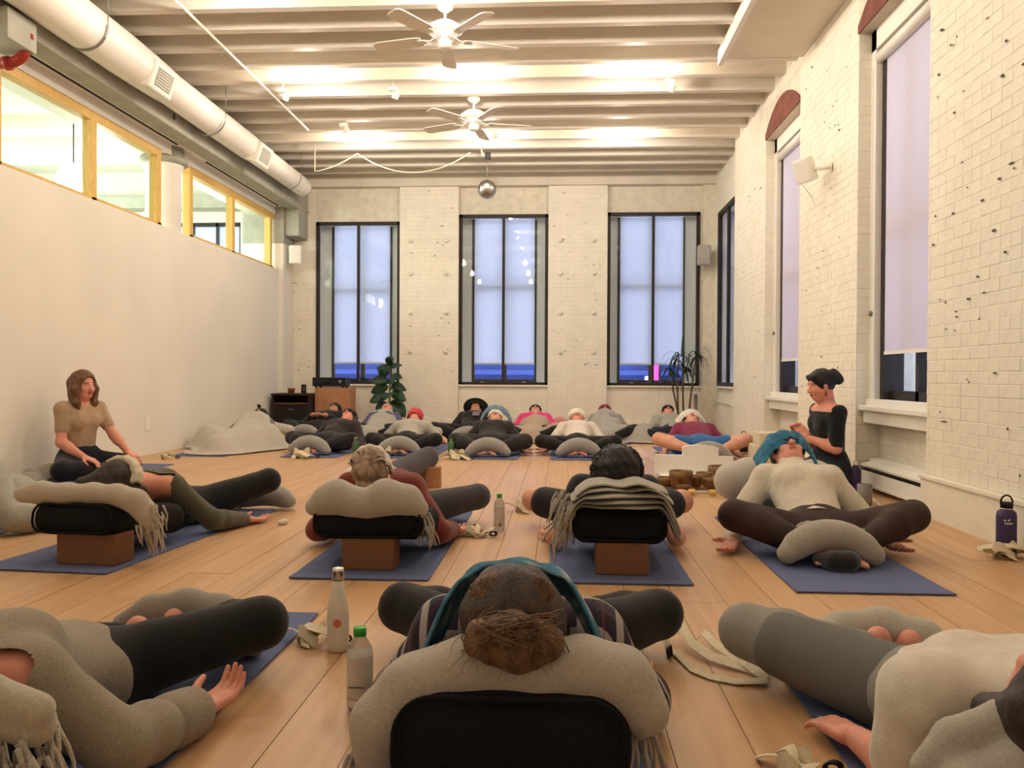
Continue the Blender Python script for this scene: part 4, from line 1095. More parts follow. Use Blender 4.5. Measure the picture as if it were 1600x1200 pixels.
# ---------------------------------------------------------------- mats
G1 = 'blue yoga mats'
yoga_mat(-.42, .22, 1.15, 3.0, 'blue yoga mat under the plaid-shirted person in the centre foreground')
yoga_mat(-1.55, -.90, 1.2, 3.04, 'blue yoga mat under the grey cardigan person, lower left')
yoga_mat(.67, 1.30, 1.1, 2.88, 'blue yoga mat under the person in white tee and grey leggings, lower right')
yoga_mat(-2.60, -1.95, 3.6, 5.38, 'blue yoga mat under the person in the olive sweater', -5)
yoga_mat(-1.19, -.57, 3.57, 5.4, 'blue yoga mat under the blond person')
yoga_mat(-.045, .58, 3.58, 5.4, 'blue yoga mat under the person with black curly hair')
yoga_mat(.99, 1.64, 3.50, 5.33, 'blue yoga mat under the person in the white turtleneck')
yoga_mat(-3.75, -3.12, 4.15, 5.9, 'dark blue yoga mat at the left edge under the grey sweatshirt sleeve')
yoga_mat(-4.48, -3.83, 6.3, 8.0, 'blue yoga mat under the seated person in the tan tee')
for x0, lb in ((-4.3, 'blue yoga mat under the blanket-covered person by the left wall'), (-3.05, 'blue yoga mat under the person in black with bare belly band'), (-2.0, 'blue yoga mat under the person with the red eye mask'), (-1.08, 'blue yoga mat under the person in black hoodie with folded blue towel'), (-.10, 'blue yoga mat under the person in white sweater'), (1.18, 'blue yoga mat under the person in maroon shirt and blue shorts')):
    yoga_mat(x0, x0 + .63, 8.85, 10.6, lb)
for x0, lb in ((-3.9, 'blue yoga mat of the person in black by the cabinet'), (-2.85, 'blue yoga mat of the person in beanie and purple scarf'), (-1.65, 'blue yoga mat of the person in the black hat'), (-.65, 'blue yoga mat of the person in the pink shirt'), (.32, 'blue yoga mat of the person in the maroon eye mask'), (1.28, 'blue yoga mat of the person in the black cap')):
    yoga_mat(x0, x0 + .63, 11.0, 12.7, lb)

BLK = (26, 25, 27); CH = (66, 63, 68)
# ================================================================ centre foreground: plaid shirt
J = lying(-.095, 2.39, -90, inc=16, hinc=30, s=1.03, neck_up=.055, kn=((.405, .28, .14), (.405, .28, .135)), an=((.05, .46, .07), (.05, .46, .07)), el=((.30, .30, .09), (.30, .30, .09)), wr=((.30, .06, .05), (.30, .06, .05)))
person('person in a plaid flannel shirt and black leggings lying back, blue towel on the face', J, 'light', ((74, 54, 44), 'long'),
       dict(m=M_['plaid'], e=.02, name='plaid_shirt', disp=[(.008, 20, 1), (.003, 50, 3)]), dict(m=fab(BLK)), h=.014, hf=.0055, fore=.022, hair_long=lambda P: [cone(P(-.03, .06, -.03), (-.13, 1.70, .392), .075, .04, .03), cone(P(.03, .06, -.03), (-.04, 1.70, .392), .075, .04, .03)])
root = PEOPLE['person in a plaid flannel shirt and black leggings lying back, blue towel on the face'][0]
# messy bun and loose strands lying over the blanket
H, u, f, r = J['head'], J['hu'], J['hf'], J['hr']
HM = fab((92, 66, 48), 'hair'); HM2 = fab((134, 98, 70), 'hair')
Bc = V((-.088, 1.600, .385))
np_mesh('hair_bun', [surf([ball(Bc, .058, .02), ball(Bc + r * .056 + u * .012, .042, .02), ball(Bc - r * .056 + u * .01, .042, .02), ball(Bc + V((.02, -.01, -.02)), .036, .02), ball(Bc + V((-.03, -.005, -.015)), .032, .02), ball(Bc + u * .035 - f * .02, .03, .02)], .006)], HM2, root, disp=[(.009, 45, 3), (.003, 110, 5)])
st = MB(); rd = random.Random(3)
for k in range(420):
    a = rd.uniform(-1.5, 1.5); st0 = H + f * (.050 * cos(a)) + r * .088 * sin(a) + u * rd.uniform(.108, .116)
    mid = H + u * .142 + f * .035 * cos(a) * rd.uniform(.3, .9) + r * .078 * sin(a)
    end = Bc + r * rd.uniform(-.03, .03) + f * rd.uniform(.0, .05)
    P = [st0 * (1 - t) ** 2 + mid * 2 * t * (1 - t) + end * t * t + f * .006 * sin(t * 9 + k) for t in np.linspace(0, 1, 7)]
    st.tube(P, [.0005] + [.0011] * 5 + [.0005], 3)
for k in range(210):   # curls of the bun
    a0, tl = rd.uniform(0, 6.3), rd.uniform(-.6, .6); rad_ = rd.uniform(.02, .066); ax_ = nrm(f + r * tl + u * rd.uniform(-.4, .4)); xx = ax_.cross(u).normalized(); yy = ax_.cross(xx); cc = Bc + u * rd.uniform(-.02, .03) + r * rd.uniform(-.03, .03) + f * rd.uniform(-.01, .02)
    st.tube([cc + (xx * cos(a0 + t) + yy * sin(a0 + t)) * rad_ * (1 + .1 * t) for t in np.linspace(0, rd.uniform(2, 4.4), 12)], [.0006] + [.0014] * 10 + [.0005], 3)
for k in range(22):   # flyaways
    p = Bc + r * rd.uniform(-.06, .06); d = nrm(u + r * rd.uniform(-1.2, 1.2) + f * rd.uniform(-.1, .5)); P = [p]
    for q in range(6): d = nrm(d + V((rd.uniform(-.3, .3), rd.uniform(-.2, .2), -.22))); p = p + d * .022; P.append(p)
    st.tube(P, [.0008] * 6 + [.0004], 3)
st.build('hair_strands', HM2, root, kind='stuff')
# blue towel draped like a tent over the eyes
def tent(J, wid, span, drop, name, label, m, mi, k_out=1.0, u_off=.02, rad=.112):
    H, u, f, r = J['head'], J['hu'], J['hf'], J['hr']; n, mcount = 30, 9; me_v, me_f = [], []
    for i in range(n):
        t = -1 + 2 * i / (n - 1); a = t * R(span)
        for j in range(mcount):
            w = (-.5 + j / (mcount - 1))
            base = H + u * (u_off + w * wid * (1 + .15 * t * t))
            ex = max(0, abs(t) - .55) / .45
            p = base + f * rad * cos(a * .9) + r * rad * k_out * sin(a) * (1 + .25 * ex)
            p += V((0, 0, -1)) * drop * ex ** 1.1 - f * .03 * (w * 2) ** 2 + r * (1 if t > 0 else -1) * .03 * ex
            p += (f * .004 + u * .004) * sin(i * 1.1 + j * .9) + f * .005 * sin(i * .5 + j * 2.1)
            me_v.append(p)
    for i in range(n - 1):
        for j in range(mcount - 1): me_f.append((i * mcount + j, i * mcount + j + 1, (i + 1) * mcount + j + 1, (i + 1) * mcount + j))
    c = sum(me_v, V()) / len(me_v); o = link(name, me_from([v - c for v in me_v], me_f, name, True), [m, mi], None, c); tag(o, label, 'towel')
    so = o.modifiers.new('thick', 'SOLIDIFY'); so.thickness = .009; so.offset = 0; so.material_offset = 0
    sb_ = o.modifiers.new('sub', 'SUBSURF'); sb_.levels = sb_.render_levels = 1
    return o
tent(J, .13, 96, .15, 'face_towel', 'blue tie-dye towel draped over the eyes of the plaid-shirted person', M_['towel'], M_['towelin'], k_out=1.25, u_off=-.035, rad=.116)
bolster(-.09, 1.50, 'large black bolster in the centre foreground', w=.46, th=.20, z0=.115, z1=.0)
block((-.09, 1.60, .007), (.23, .15, .125), 'brown block under the centre foreground bolster')
# grey blanket roll across the bolster end
Yb = 1.63
pts = [(-.355, Yb - .04, .17), (-.345, Yb - .04, .22), (-.285, Yb - .02, .275), (-.18, Yb + .0, .308), (-.04, Yb, .300), (.05, Yb, .310), (.125, Yb - .01, .298), (.165, Yb - .03, .255)]
fr_ = [((-.375 + random.uniform(-.04, .05), Yb + random.uniform(-.05, .06), .16), (-.5, 0, -1), random.uniform(.10, .15)) for _ in range(26)] + [((.17 + random.uniform(-.03, .02), Yb + random.uniform(-.04, .08), .20), (.1, 0, -1), random.uniform(.07, .11)) for _ in range(14)]
roll(pts, [.045, .055, .062, .064, .062, .066, .062, .050], 'thick grey wool blanket rolled across the centre foreground bolster', fringe=fr_, h=.010, rgb=(188, 176, 162), second=((0, .035, .010), .90), disp=[(.004, 9, 1), (.002, 32, 6)])

# ================================================================ olive sweater (A)
J = lying(-2.27, 4.84, -94, inc=18, hinc=14, neck_up=.04, kn=((.42, .22, .10), (.40, .34, .23)), an=((.05, .46, .07), (.05, .46, .07)), el=((.30, .30, .09), (.33, .26, .08)), wr=((.40, .10, .04), (.40, -.02, .035)), hroll=25)
lb = 'person in an olive sweater and black leggings with dark brown hair'
def tail(P): return [cone(P(0, .03, -.07), P(-.02, .10, -.11), .085, .065, .04), cone(P(-.03, .08, -.08), P(-.10, .10, -.10), .075, .045, .04), cone(P(.03, .08, -.06), P(.09, .12, -.10), .07, .04, .04)]
person(lb, J, 'pink', ((58, 42, 34), 'long'), dict(m=fab((84, 80, 62), 'knit'), e=.013, name='sweater', sleeve=.95, crop_top=-.02), dict(m=fab(BLK)), h=.014, hf=.0065, hair_long=tail)
o = MB(); Hh = J['head']
sheet_on_face(J, 'eye_pillow', fab((220, 206, 178)), 'cream eye pillow lying on the face of the person in olive', 'eye pillow', wid=.09, th=.028, a0=-80, a1=60, R0=.108)
bolster(-2.27, 3.70, 'black bolster under the person in the olive sweater', yaw=6, w=.43, th=.155, z0=.15, z1=.05)
block((-2.20, 3.80, .007), (.30, .15, .145), 'brown block under the bolster of the person in olive', rz=-4)
c = V((-2.27, 3.80, .335))
roll([(-2.56, 3.80, .325), (-2.46, 3.79, .335), (-2.33, 3.78, .332), (-2.20, 3.78, .335), (-2.08, 3.78, .328), (-2.00, 3.79, .30), (-1.955, 3.80, .245), (-1.93, 3.80, .19)], [.040, .052, .050, .048, .050, .052, .048, .038],
     'beige fringed blanket roll under the head of the person in olive', fringe=[((-1.94 + random.uniform(-.05, .06), 3.80 + random.uniform(-.04, .05), random.uniform(.13, .30)), (.4, .1, -1), random.uniform(.08, .13)) for _ in range(44)], h=.011, rgb=(196, 184, 164))
crescent(-1.96, 5.38, 'grey blanket roll at the ankles of the person in olive', w=.40, hgt=.15)

# ================================================================ blond (B)
J = lying(-.93, 4.76, -93, inc=20, hinc=30, kn=((.38, .25, .11), (.42, .28, .165)), an=((.05, .46, .07), (.05, .46, .07)), el=((.31, .52, .09), (.34, .50, .09)), wr=((.30, .25, .05), (.36, .22, .05)), neck_up=.05)
lb = 'person in a rust red sweater and charcoal leggings with blond bun'
def tail(P): return [ball(P(0, .105, -.055), .045, .03), cone(P(-.02, .10, -.04), P(.03, .13, -.06), .028, .02, .01)]
person(lb, J, 'light', ((184, 152, 128), 'bun'), dict(m=fab((130, 52, 40), 'knit'), e=.014, name='sweater', sleeve=.95), dict(m=fab(CH, 'knit')), h=.014, hf=.0065, hair_long=tail)
st = MB(); rd = random.Random(4); H, u, f, r = J['head'], J['hu'], J['hf'], J['hr']
for k in range(130):
    a = rd.uniform(-1.45, 1.45); e0 = H + f * .085 * cos(a) + r * .092 * sin(a) + u * .05; m1 = H + u * .15 + f * .09 * cos(a) + r * .09 * sin(a); e1 = H + u * .135 - f * .05 + r * rd.uniform(-.02, .02)
    st.tube([e0 * (1 - t) ** 2 + m1 * 2 * t * (1 - t) + e1 * t * t for t in np.linspace(0, 1, 6)], [.0015, .003, .003, .003, .003, .0015], 3)
st.build('hair_strands', fab((196, 164, 138), 'hair'), root_ := PEOPLE[lb][0], kind='stuff')
sheet_on_face(J, 'face_towel', fab((236, 224, 208)), 'white folded towel over the eyes of the blond person', wid=.12, th=.02, R0=.112, a0=-85, a1=85)
bolster(-.88, 3.72, 'black bolster under the blond person', w=.52, th=.155, z0=.15, z1=.05)
block((-.875, 3.80, .007), (.245, .15, .145), 'brown block under the bolster of the blond person')
roll([(-1.135, 3.77, .29), (-1.08, 3.77, .318), (-1.03, 3.77, .335), (-.95, 3.78, .305), (-.88, 3.78, .300), (-.80, 3.77, .335), (-.70, 3.77, .322), (-.645, 3.77, .285)], [.045, .068, .080, .072, .072, .082, .068, .045],
     'thick pale grey blanket roll under the blond head', fringe=[((-.63 + random.uniform(-.05, .03), 3.80 + random.uniform(-.04, .05), random.uniform(.20, .27)), (.5, .1, -1), random.uniform(.07, .12)) for _ in range(34)], h=.011, rgb=(184, 176, 164))

# the leg beyond the blond head, with its blocks
J = lying(-1.38, 6.25, -84, inc=9, hinc=6, s=.95, kn=((.13, .42, .10), (.37, .42, .235)), an=((.10, .82, .06), (.12, .70, .12)), el=((.20, .20, .07), (.22, .22, .09)), wr=((.16, .02, .09), (.16, .0, .12)))
J['sh'] = [lerp(J['neck'], q, .85) for q in J['sh']]
person('person lying behind the blond head, one charcoal knee propped on brown blocks', J, 'light', ((90, 66, 50), 'short'), dict(m=fab((228, 218, 204)), e=.008), dict(m=fab((74, 70, 74), 'knit'), e=.02), h=.02, hf=.010)
np_mesh_c = np_mesh('cushion', [surf([rbox((-1.36, 5.80, .075), (.13, .30, .07), .05, None, .01)], .018)], fab((150, 144, 134))); tag(np_mesh_c, 'grey cushion hidden under the person behind the blond head', 'cushion')
c = F(651, 761); block((c.x, c.y, .0), (.145, .10, .155), 'brown block under the propped knee, left of the pair'); c = F(676, 761); block((c.x + .006, c.y, 0), (.12, .10, .165), 'brown block under the propped knee, right of the pair', m='cardboard')

# ================================================================ black curly hair (C)
J = lying(.285, 4.72, -90, inc=22, hinc=32, kn=((.44, .24, .16), (.44, .24, .16)), an=((.05, .46, .07), (.05, .46, .07)), el=((.31, .50, .09), (.31, .50, .09)), wr=((.33, .25, .05), (.33, .25, .05)), neck_up=.045)
lb = 'person with black curly hair and black shorts, bare knees out to the sides'
person(lb, J, 'light', ((22, 19, 20), 'curly'), dict(m=fab((40, 38, 44)), e=.012, sleeve=.3), dict(m=fab((36, 34, 42)), e=.018, leg=.40, name='shorts'), fem=False, h=.014, hf=.0065)
cm = MB(); rd = random.Random(8); H, u, f, r = J['head'], J['hu'], J['hf'], J['hr']
for k in range(520):
    th_, ph = rd.uniform(0, 2 * pi), rd.uniform(-.2, 1.4); n = (u * sin(ph) + (r * cos(th_) - f * sin(th_) * .9) * cos(ph)); n = nrm(n)
    if n.dot(f) > .75: continue
    b = H + V(n) * rd.uniform(.116, .130); t1 = n.cross(V((.3, .5, .8))).normalized(); t2 = n.cross(t1); rad_ = rd.uniform(.009, .016)
    cm.tube([b + (t1 * cos(q) + t2 * sin(q)) * rad_ + n * .0008 * q for q in np.linspace(0, 5, 8)], .0045, 4)
cm.build('hair_curls', fab((24, 20, 20), 'hair'), PEOPLE[lb][0], kind='stuff')
bolster(.275, 3.72, 'black bolster under the person with curly black hair', w=.43, th=.155, z0=.15, z1=.05)
block((.285, 3.80, .007), (.24, .15, .145), 'brown block under the bolster of the curly-haired person')
# folded blanket with stacked wavy layers over the bolster
fm = fab((178, 170, 154), 'wool')
fb = MB()
def layer(z, x0, x1, y, wav, dl, dr, seed, th=.016):
    pts = []; n = 26
    for k in range(n):
        t = k / (n - 1); x = x0 + (x1 - x0) * t; zz = z + wav * sin(t * 15 + seed) * (.6 + .4 * sin(t * 5 + seed)); yy = y + .03 * sin(t * 9 + seed)
        zz -= dl * max(0, (.16 - t) / .16) ** 1.5 + dr * max(0, (t - .84) / .16) ** 1.5; pts.append((x, yy, zz))
    return pts
for i, (z, x0, x1, y, w_, dl, dr) in enumerate(((.316, .015, .545, 3.82, .004, .10, .17), (.338, .03, .55, 3.815, .005, .11, .19), (.362, .035, .545, 3.825, .006, .10, .17), (.385, .05, .52, 3.86, .014, .06, .05), (.405, .07, .50, 3.88, .013, .05, .04))):
    fb.strip(layer(z, x0, x1, y, w_, dl, dr, i), (0, .27, .01), .019)
fo = fb.build('folded_blanket', fm, None, 'folded grey fringed blanket stacked in wavy layers under the curly black hair', 'blanket', smooth=True)
fo.modifiers.new('sub', 'SUBSURF').levels = 1; fo.modifiers['sub'].render_levels = 1
fr = MB(); rd = random.Random(2)
for k in range(60):
    p = V((rd.uniform(-.02, .075), 3.70 + rd.uniform(-.03, .2), rd.uniform(.16, .38))); d = nrm(V((-.5, -.1, -1))); P = [p]; L = rd.uniform(.06, .12)
    for q in range(4): d = nrm(d + V((rd.uniform(-.5, .4), rd.uniform(-.4, .3), -.3))); p = p + d * L / 4; P.append(p)
    fr.tube(P, [.0065, .006, .0055, .005, .003], 5)
fr.build('fringe', fm, fo, kind='stuff')

# ================================================================ white turtleneck (D), feet to the camera
J = lying(1.33, 4.30, 90, inc=28, hinc=30, s=1.06, neck_up=.02, zp=.095, kn=((.41, .02, .195), (.43, .02, .205)), an=((.05, .27, .08), (.05, .27, .08)), el=((.33, .30, .12), (.33, .30, .12)), wr=((.40, .05, .05), (.34, .08, .06)))
lb = 'person in a white turtleneck and brown leggings lying with crossed feet toward the camera'
person(lb, J, 'pink', ((70, 50, 40), 'short'), dict(m=fab((240, 228, 208), 'knit'), e=.014, neck=.75, name='turtleneck', sleeve=.96, hem=.06), dict(m=mat('brown_leggings', (50, 34, 34), .7, rgb2=(68, 52, 46), vscale=5, bump=.3, bscale=150)), h=.013, hf=.0065)
tent(J, .15, 92, .10, 'face_towel', 'turquoise towel draped over the eyes of the person in the white turtleneck', M_['towelin'], M_['towelin'], k_out=1.05, u_off=.035)
sheet_on_face(J, 'eye_mask', M_['dark'], parent=PEOPLE[lb][0], wid=.05, th=.008, R0=.100)
crescent(1.285, 3.98, 'light grey blanket roll arched over black-socked feet in front of the white turtleneck', w=.48, hgt=.20, r=.070, rgb=(176, 168, 156), h=.011)
roll([(1.22, 3.96, .045), (1.28, 3.90, .05), (1.34, 3.90, .05), (1.40, 3.97, .045)], [.03, .045, .045, .03], 'dark rolled blanket poking out under the grey arched roll', rgb=(34, 34, 40), cat='blanket')
bolster(1.36, 4.72, 'black bolster behind the back of the person in the white turtleneck', w=.30, L=.5, th=.14, z0=.02, z1=.08)
roll([(1.16, 4.12, .10), (1.21, 4.10, .135), (1.27, 4.10, .12)], [.035, .05, .035], 'small crumpled grey cloth on the lap of the white turtleneck, left', rgb=(150, 142, 134), name='lap_cloth', cat='cloth', h=.009, disp=[(.014, 26, 3), (.006, 70, 5)])
roll([(1.36, 4.08, .13), (1.45, 4.08, .135), (1.55, 4.12, .12)], [.03, .042, .03], 'small crumpled grey cloth on the lap of the white turtleneck, right', rgb=(138, 132, 126), name='lap_cloth', cat='cloth', h=.009, disp=[(.012, 26, 6), (.006, 70, 2)])
# pale blanket pillows each side of that head
for sx, rr_, lb2 in ((-.17, .12, 'large pale grey pillow left of the turquoise towel'), (.22, .11, 'pale grey blanket lobe right of the turquoise towel')):
    c = V((1.37 + sx, 5.30, .26))
    roll([c + V((-.10 * (1 if sx < 0 else -1), .0, -.02)), c, c + V((.13 * (-1 if sx < 0 else 1) * .5, .06, -.04))], [rr_, rr_ + .01, rr_ * .8], lb2, rgb=(200, 192, 182), name='pillow', cat='pillow', h=.016)
roll([(1.60, 5.1, .13), (1.70, 5.0, .11), (1.76, 4.95, .08)], [.07, .08, .06], 'crumpled pale blanket edge beside the right elbow of the white turtleneck', rgb=(196, 188, 178), name='blanket', h=.016)

# ================================================================ lower left: grey cardigan
J = lying(-1.31, 2.13, -90, inc=19, hinc=14, s=1.02, zp=.10, kn=((.38, .20, .09), (.41, .29, .155)), an=((.06, .46, .05), (.04, .52, .06)), el=((.31, .26, .12), (.40, .16, .11)), wr=((.40, .02, .04), (.49, -.06, .05)))
J['wr'][1] = V((-.905, 2.03, .055)); J['el'][1] = V((-.965, 1.755, .085)); J['hd'][1] = nrm(V((.3, .95, .02)))
lb = 'person in a chunky grey-beige cardigan and black leggings, palm up on the floor'
person(lb, J, 'pink', ((80, 60, 46), 'long'), dict(m=fab((164, 152, 132), 'knit'), e=.026, arm_e=-.002, name='cardigan', sleeve=.92, cuff=True, hem=-.03, disp=[(.008, 9, 1), (.004, 26, 3)], crop_top=.012), dict(m=fab(BLK)), h=.013, hf=.0065, curl=1.7)
bolster(-1.31, 1.28, 'black bolster at the lower left corner', w=.44, th=.15, z0=.06, z1=.0)
roll([(-1.62, 1.45, .20), (-1.50, 1.45, .25), (-1.35, 1.45, .275), (-1.20, 1.45, .285), (-1.06, 1.46, .285), (-.97, 1.47, .25)], [.05, .055, .055, .05, .045, .04], 'cream fringed blanket at the lower left corner', second=((.02, -.02, .035), .75),
     fringe=[((-.97 + random.uniform(-.14, .04), 1.44 + random.uniform(-.05, .08), random.uniform(.19, .27)), (.45, -.1, -1), random.uniform(.09, .15)) for _ in range(60)], h=.011, rgb=(200, 190, 172))
roll([(-1.46, 2.70, .055), (-1.38, 2.72, .095), (-1.26, 2.73, .11), (-1.14, 2.71, .10), (-1.03, 2.64, .07), (-.96, 2.55, .045)], [.045, .055, .06, .058, .05, .035], 'grey blanket roll around the feet of the person in the cardigan', rgb=(150, 142, 130), h=.012)

# ================================================================ lower right: white tee, grey leggings
J = lying(.965, 2.10, -98, inc=18, hinc=18, s=1.04, zp=.10, neck_up=.02, kn=((.44, .30, .15), (.40, .18, .08)), an=((.06, .44, .08), (.04, .46, .07)), el=((.34, .30, .10), (.33, .26, .09)), wr=((.40, .06, .05), (.40, .02, .05)))
J['el'][0] = V((.715, 1.73, .085)); J['wr'][0] = V((.70, 1.97, .055)); J['hd'][0] = nrm(V((-.28, .92, -.06))); J['hn'][0] = V((0, 0, -1))
lb = 'person in a white tee and two-tone grey leggings at the lower right'
lg = mat('grey_leggings', (146, 144, 138), .9, bump=.15, bscale=220)
person(lb, J, 'pink', ((64, 48, 40), 'long'), dict(m=fab((224, 214, 198)), e=.020, arm_e=.014, sleeve=.40, name='t_shirt', hem=.0, disp=[(.007, 11, 1), (.003, 30, 3)], neck=.25), dict(m=lg, disp=(.003, 30, 2), leg=.95), h=.013, hf=.0065, curl=.35, side_fix=(-1, 1))
rt2 = PEOPLE[lb][0]
v_, f_ = surf(leg_prims(J, 0, .04, .37, .014), .010); np_mesh('dark_leg_panel', [(v_, f_)], mat('mid_grey_panel', (112, 110, 106), .9, bump=.15, bscale=220), rt2)
tl = MB(); c = lerp(J['sh'][0], J['el'][0], .60) + nrm(V((-.55, -.55, .62))) * .083; tl.lathe([(.001, -.006), (.012, -.004), (.016, .0), (.013, .006), (.001, .004)], c, 16, (-.55, -.55, .62)); tl.build('sleeve_hole', M_['dark'], rt2)
bolster(.93, 1.22, 'black bolster at the lower right corner', w=.44, th=.15, z0=.06, z1=.0)
roll([(.66, 1.45, .15), (.71, 1.45, .20), (.80, 1.45, .235), (.92, 1.45, .26), (1.05, 1.45, .27), (1.18, 1.45, .27)], [.035, .045, .05, .055, .055, .05], 'pale grey blanket roll under the head at the lower right', second=((-.01, .05, .06), .75), rgb=(186, 180, 168), h=.011)
roll([(.74, 2.56, .05), (.80, 2.62, .085), (.90, 2.66, .10), (1.02, 2.66, .11), (1.12, 2.60, .10), (1.18, 2.52, .06)], [.04, .055, .06, .062, .055, .04], 'pale grey blanket roll around the feet at the lower right', rgb=(190, 182, 168), h=.012)

# ================================================================ left edge: grey sweatshirt
J = lying(-3.42, 4.95, -90, inc=22, hinc=10, kn=((.42, .24, .13), (.40, .16, .10)), an=((.06, .46, .07), (.05, .46, .07)), el=((.31, .30, .10), (.42, .10, .09)), wr=((.40, .06, .04), (.40, -.10, .04)))
J['el'][1] = V((-3.03, 4.42, .10)); J['wr'][1] = V((-2.93, 4.58, .055)); J['hd'][1] = nrm(V((.85, .35, -.06)))
person('person in a baggy grey sweatshirt at the left edge, open hand on the floor', J, 'pink', ((60, 44, 36), 'short'), dict(m=fab((170, 168, 156)), e=.05, arm_e=-.012, sleeve=.96, name='sweatshirt', hem=-.10, disp=[(.012, 12, 1), (.005, 28, 3)]), dict(m=fab((36, 34, 48))), h=.015, hf=.009, curl=.5)
bolster(-3.42, 3.85, 'black bolster at the left edge', w=.43, th=.155)
# ================================================================ sleepers further back, feet to the camera
def drape(name, label, m, caps, region, floor=.010, sm=3, amp=.02, freq=9, cell=.028, seed=1, slope=1.5, spread=.16, group=None):
    """blanket laid over capsules: caps = (a, b, r); region = (x0, x1, y0, y1) limits of the cloth"""
    x0, x1, y0, y1 = region; nx, ny = int((x1 - x0) / cell) + 1, int((y1 - y0) / cell) + 1
    X, Y = np.meshgrid(np.linspace(x0, x1, nx), np.linspace(y0, y1, ny), indexing='ij'); P = np.stack([X, Y], -1); Z = np.full(X.shape, -1.0); near = np.full(X.shape, 9.0)
    for a, b, r in caps:
        a2, b2 = np.array(a[:2]), np.array(b[:2]); ba = b2 - a2; t = np.clip(((P - a2) @ ba) / max(ba @ ba, 1e-6), 0, 1)
        d = np.linalg.norm(P - a2 - t[..., None] * ba, axis=-1); zc = a[2] + (b[2] - a[2]) * t
        inside = .72 * np.sqrt(np.maximum(r * r - d * d, 0)); Z = np.maximum(Z, np.where(d < r * .8, zc + inside, zc + r * .43 - (d - r * .8) * slope)); near = np.minimum(near, d - r)
    Z = np.maximum(Z, floor)
    for _ in range(sm):
        Zp = np.pad(Z, 1, mode='edge'); Z = (Zp[:-2, 1:-1] + Zp[2:, 1:-1] + Zp[1:-1, :-2] + Zp[1:-1, 2:] + 2 * Z) / 6
    Q = np.stack([X.ravel(), Y.ravel(), Z.ravel()], -1)
    w = (np.abs(np.sin(wob(Q, freq * .45, seed) * 4.2)) ** .7 - .5) * amp + wob(Q, freq * 2.4, seed + 3) * amp * .35
    Z = np.maximum(Z + w.reshape(Z.shape) * np.clip((Z - .0) * 8, .25, 1), floor)
    edge = spread + .05 * wob(Q, 6, seed + 2).reshape(Z.shape)
    idx = -np.ones(X.shape, int); vs = []; keep = near < edge
    for i in range(nx):
        for j in range(ny):
            if keep[i, j]: idx[i, j] = len(vs); vs.append((X[i, j], Y[i, j], Z[i, j]))
    fs = [(idx[i, j], idx[i + 1, j], idx[i + 1, j + 1], idx[i, j + 1]) for i in range(nx - 1) for j in range(ny - 1) if min(idx[i, j], idx[i + 1, j], idx[i + 1, j + 1], idx[i, j + 1]) >= 0]
    c = V((np.mean([v[0] for v in vs]), np.mean([v[1] for v in vs]), 0)); o = link(name, me_from([V(v) - c for v in vs], fs, name, True), m, None, c)
    so = o.modifiers.new('thick', 'SOLIDIFY'); so.thickness = .012; so.offset = 1
    sb_ = o.modifiers.new('sub', 'SUBSURF'); sb_.levels = sb_.render_levels = 1
    return tag(o, label, 'blanket', group)
GB = 'blankets spread over sleepers'
KN = ((.375, .16, .17), (.375, .16, .17)); ANK = ((.05, .38, .09), (.05, .38, .09))
def sleeper(label, x, y, ang=90, skin='light', hair=((60, 44, 36), 'short'), top=None, bottom=None, cres=None, **kw):
    pk = {k: kw.pop(k) for k in ('fem', 'hands', 'hair_long', 'curl') if k in kw}
    a = dict(inc=23, hinc=26, kn=KN, an=ANK, el=((.31, .26, .12), (.31, .26, .12)), wr=((.38, .02, .05), (.38, .02, .05))); a.update(kw)
    J = lying(x, y, ang, **a); r = person(label, J, skin, hair, top, bottom, h=.021, hf=.0095, **pk)
    if cres: eh = J['eh']; p = V((x, y, 0)) - eh * .46; crescent(p.x, p.y, cres, yaw=ang - 90, h=.018, w=.50, hgt=.20)
    return J, r
def pad(J, label, rgb=(196, 188, 174), w=.30, z=None, y=0.02, name='pillow', sx=0.0, cat='pillow', rr=.085):
    H = J['head']; e = J['er']; c = H - J['hf'] * .14 + J['eh'] * y + e * sx; c.z = max(rr, c.z - .03)
    return roll([c - e * w * .5 + V((0, 0, -.03)), c, c + e * w * .5 + V((0, 0, -.03))], [rr * .8, rr, rr * .8], label, name=name, rgb=rgb, h=.02, cat=cat)
def back_rest(J, label, col='bolster'):
    """cushion that carries the sloping back"""
    P = lerp(J['pel'], J['neck'], .62) - J['fr'] * .17; d = J['ax']; e = J['er']; n = J['fr']
    o = np_mesh('bolster', [surf([rbox(P, (.15, .28, .07), .06, (e, d, n), .01)], .02)], M_[col]); return tag(o, label, 'bolster', 'bolsters behind the far sleepers')

# second row
J, r = sleeper('person in black with bare belly band and dark eye mask', -2.72, 9.55, 80, 'pink', top=dict(m=fab((52, 44, 44)), e=.012, hem=.14), bottom=dict(m=fab((34, 32, 38)), e=.010), cres='light grey blanket roll over the ankles of the person with bare belly band', hair=((60, 50, 30), 'bob'))
sheet_on_face(J, 'eye_mask', M_['dark'], parent=r, wid=.055, th=.01, R0=.102); back_rest(J, 'black bolster behind the person with bare belly band')
J, r = sleeper('person in a grey tee with a bright red eye mask', -1.79, 9.55, 90, 'light', top=dict(m=fab((178, 172, 158)), e=.014, sleeve=.35, hem=.10), bottom=dict(m=fab(BLK)), cres='light grey blanket roll over the ankles of the red-masked person', wr=((.44, .32, .10), (.44, .32, .10)), el=((.36, .40, .12), (.36, .40, .12)))
sheet_on_face(J, 'face_towel', fab((206, 54, 74)), 'bright red cloth wrapped over the eyes of the person in grey tee', wid=.13, th=.012, R0=.106, a0=-95, a1=95); back_rest(J, 'black bolster behind the red-masked person')
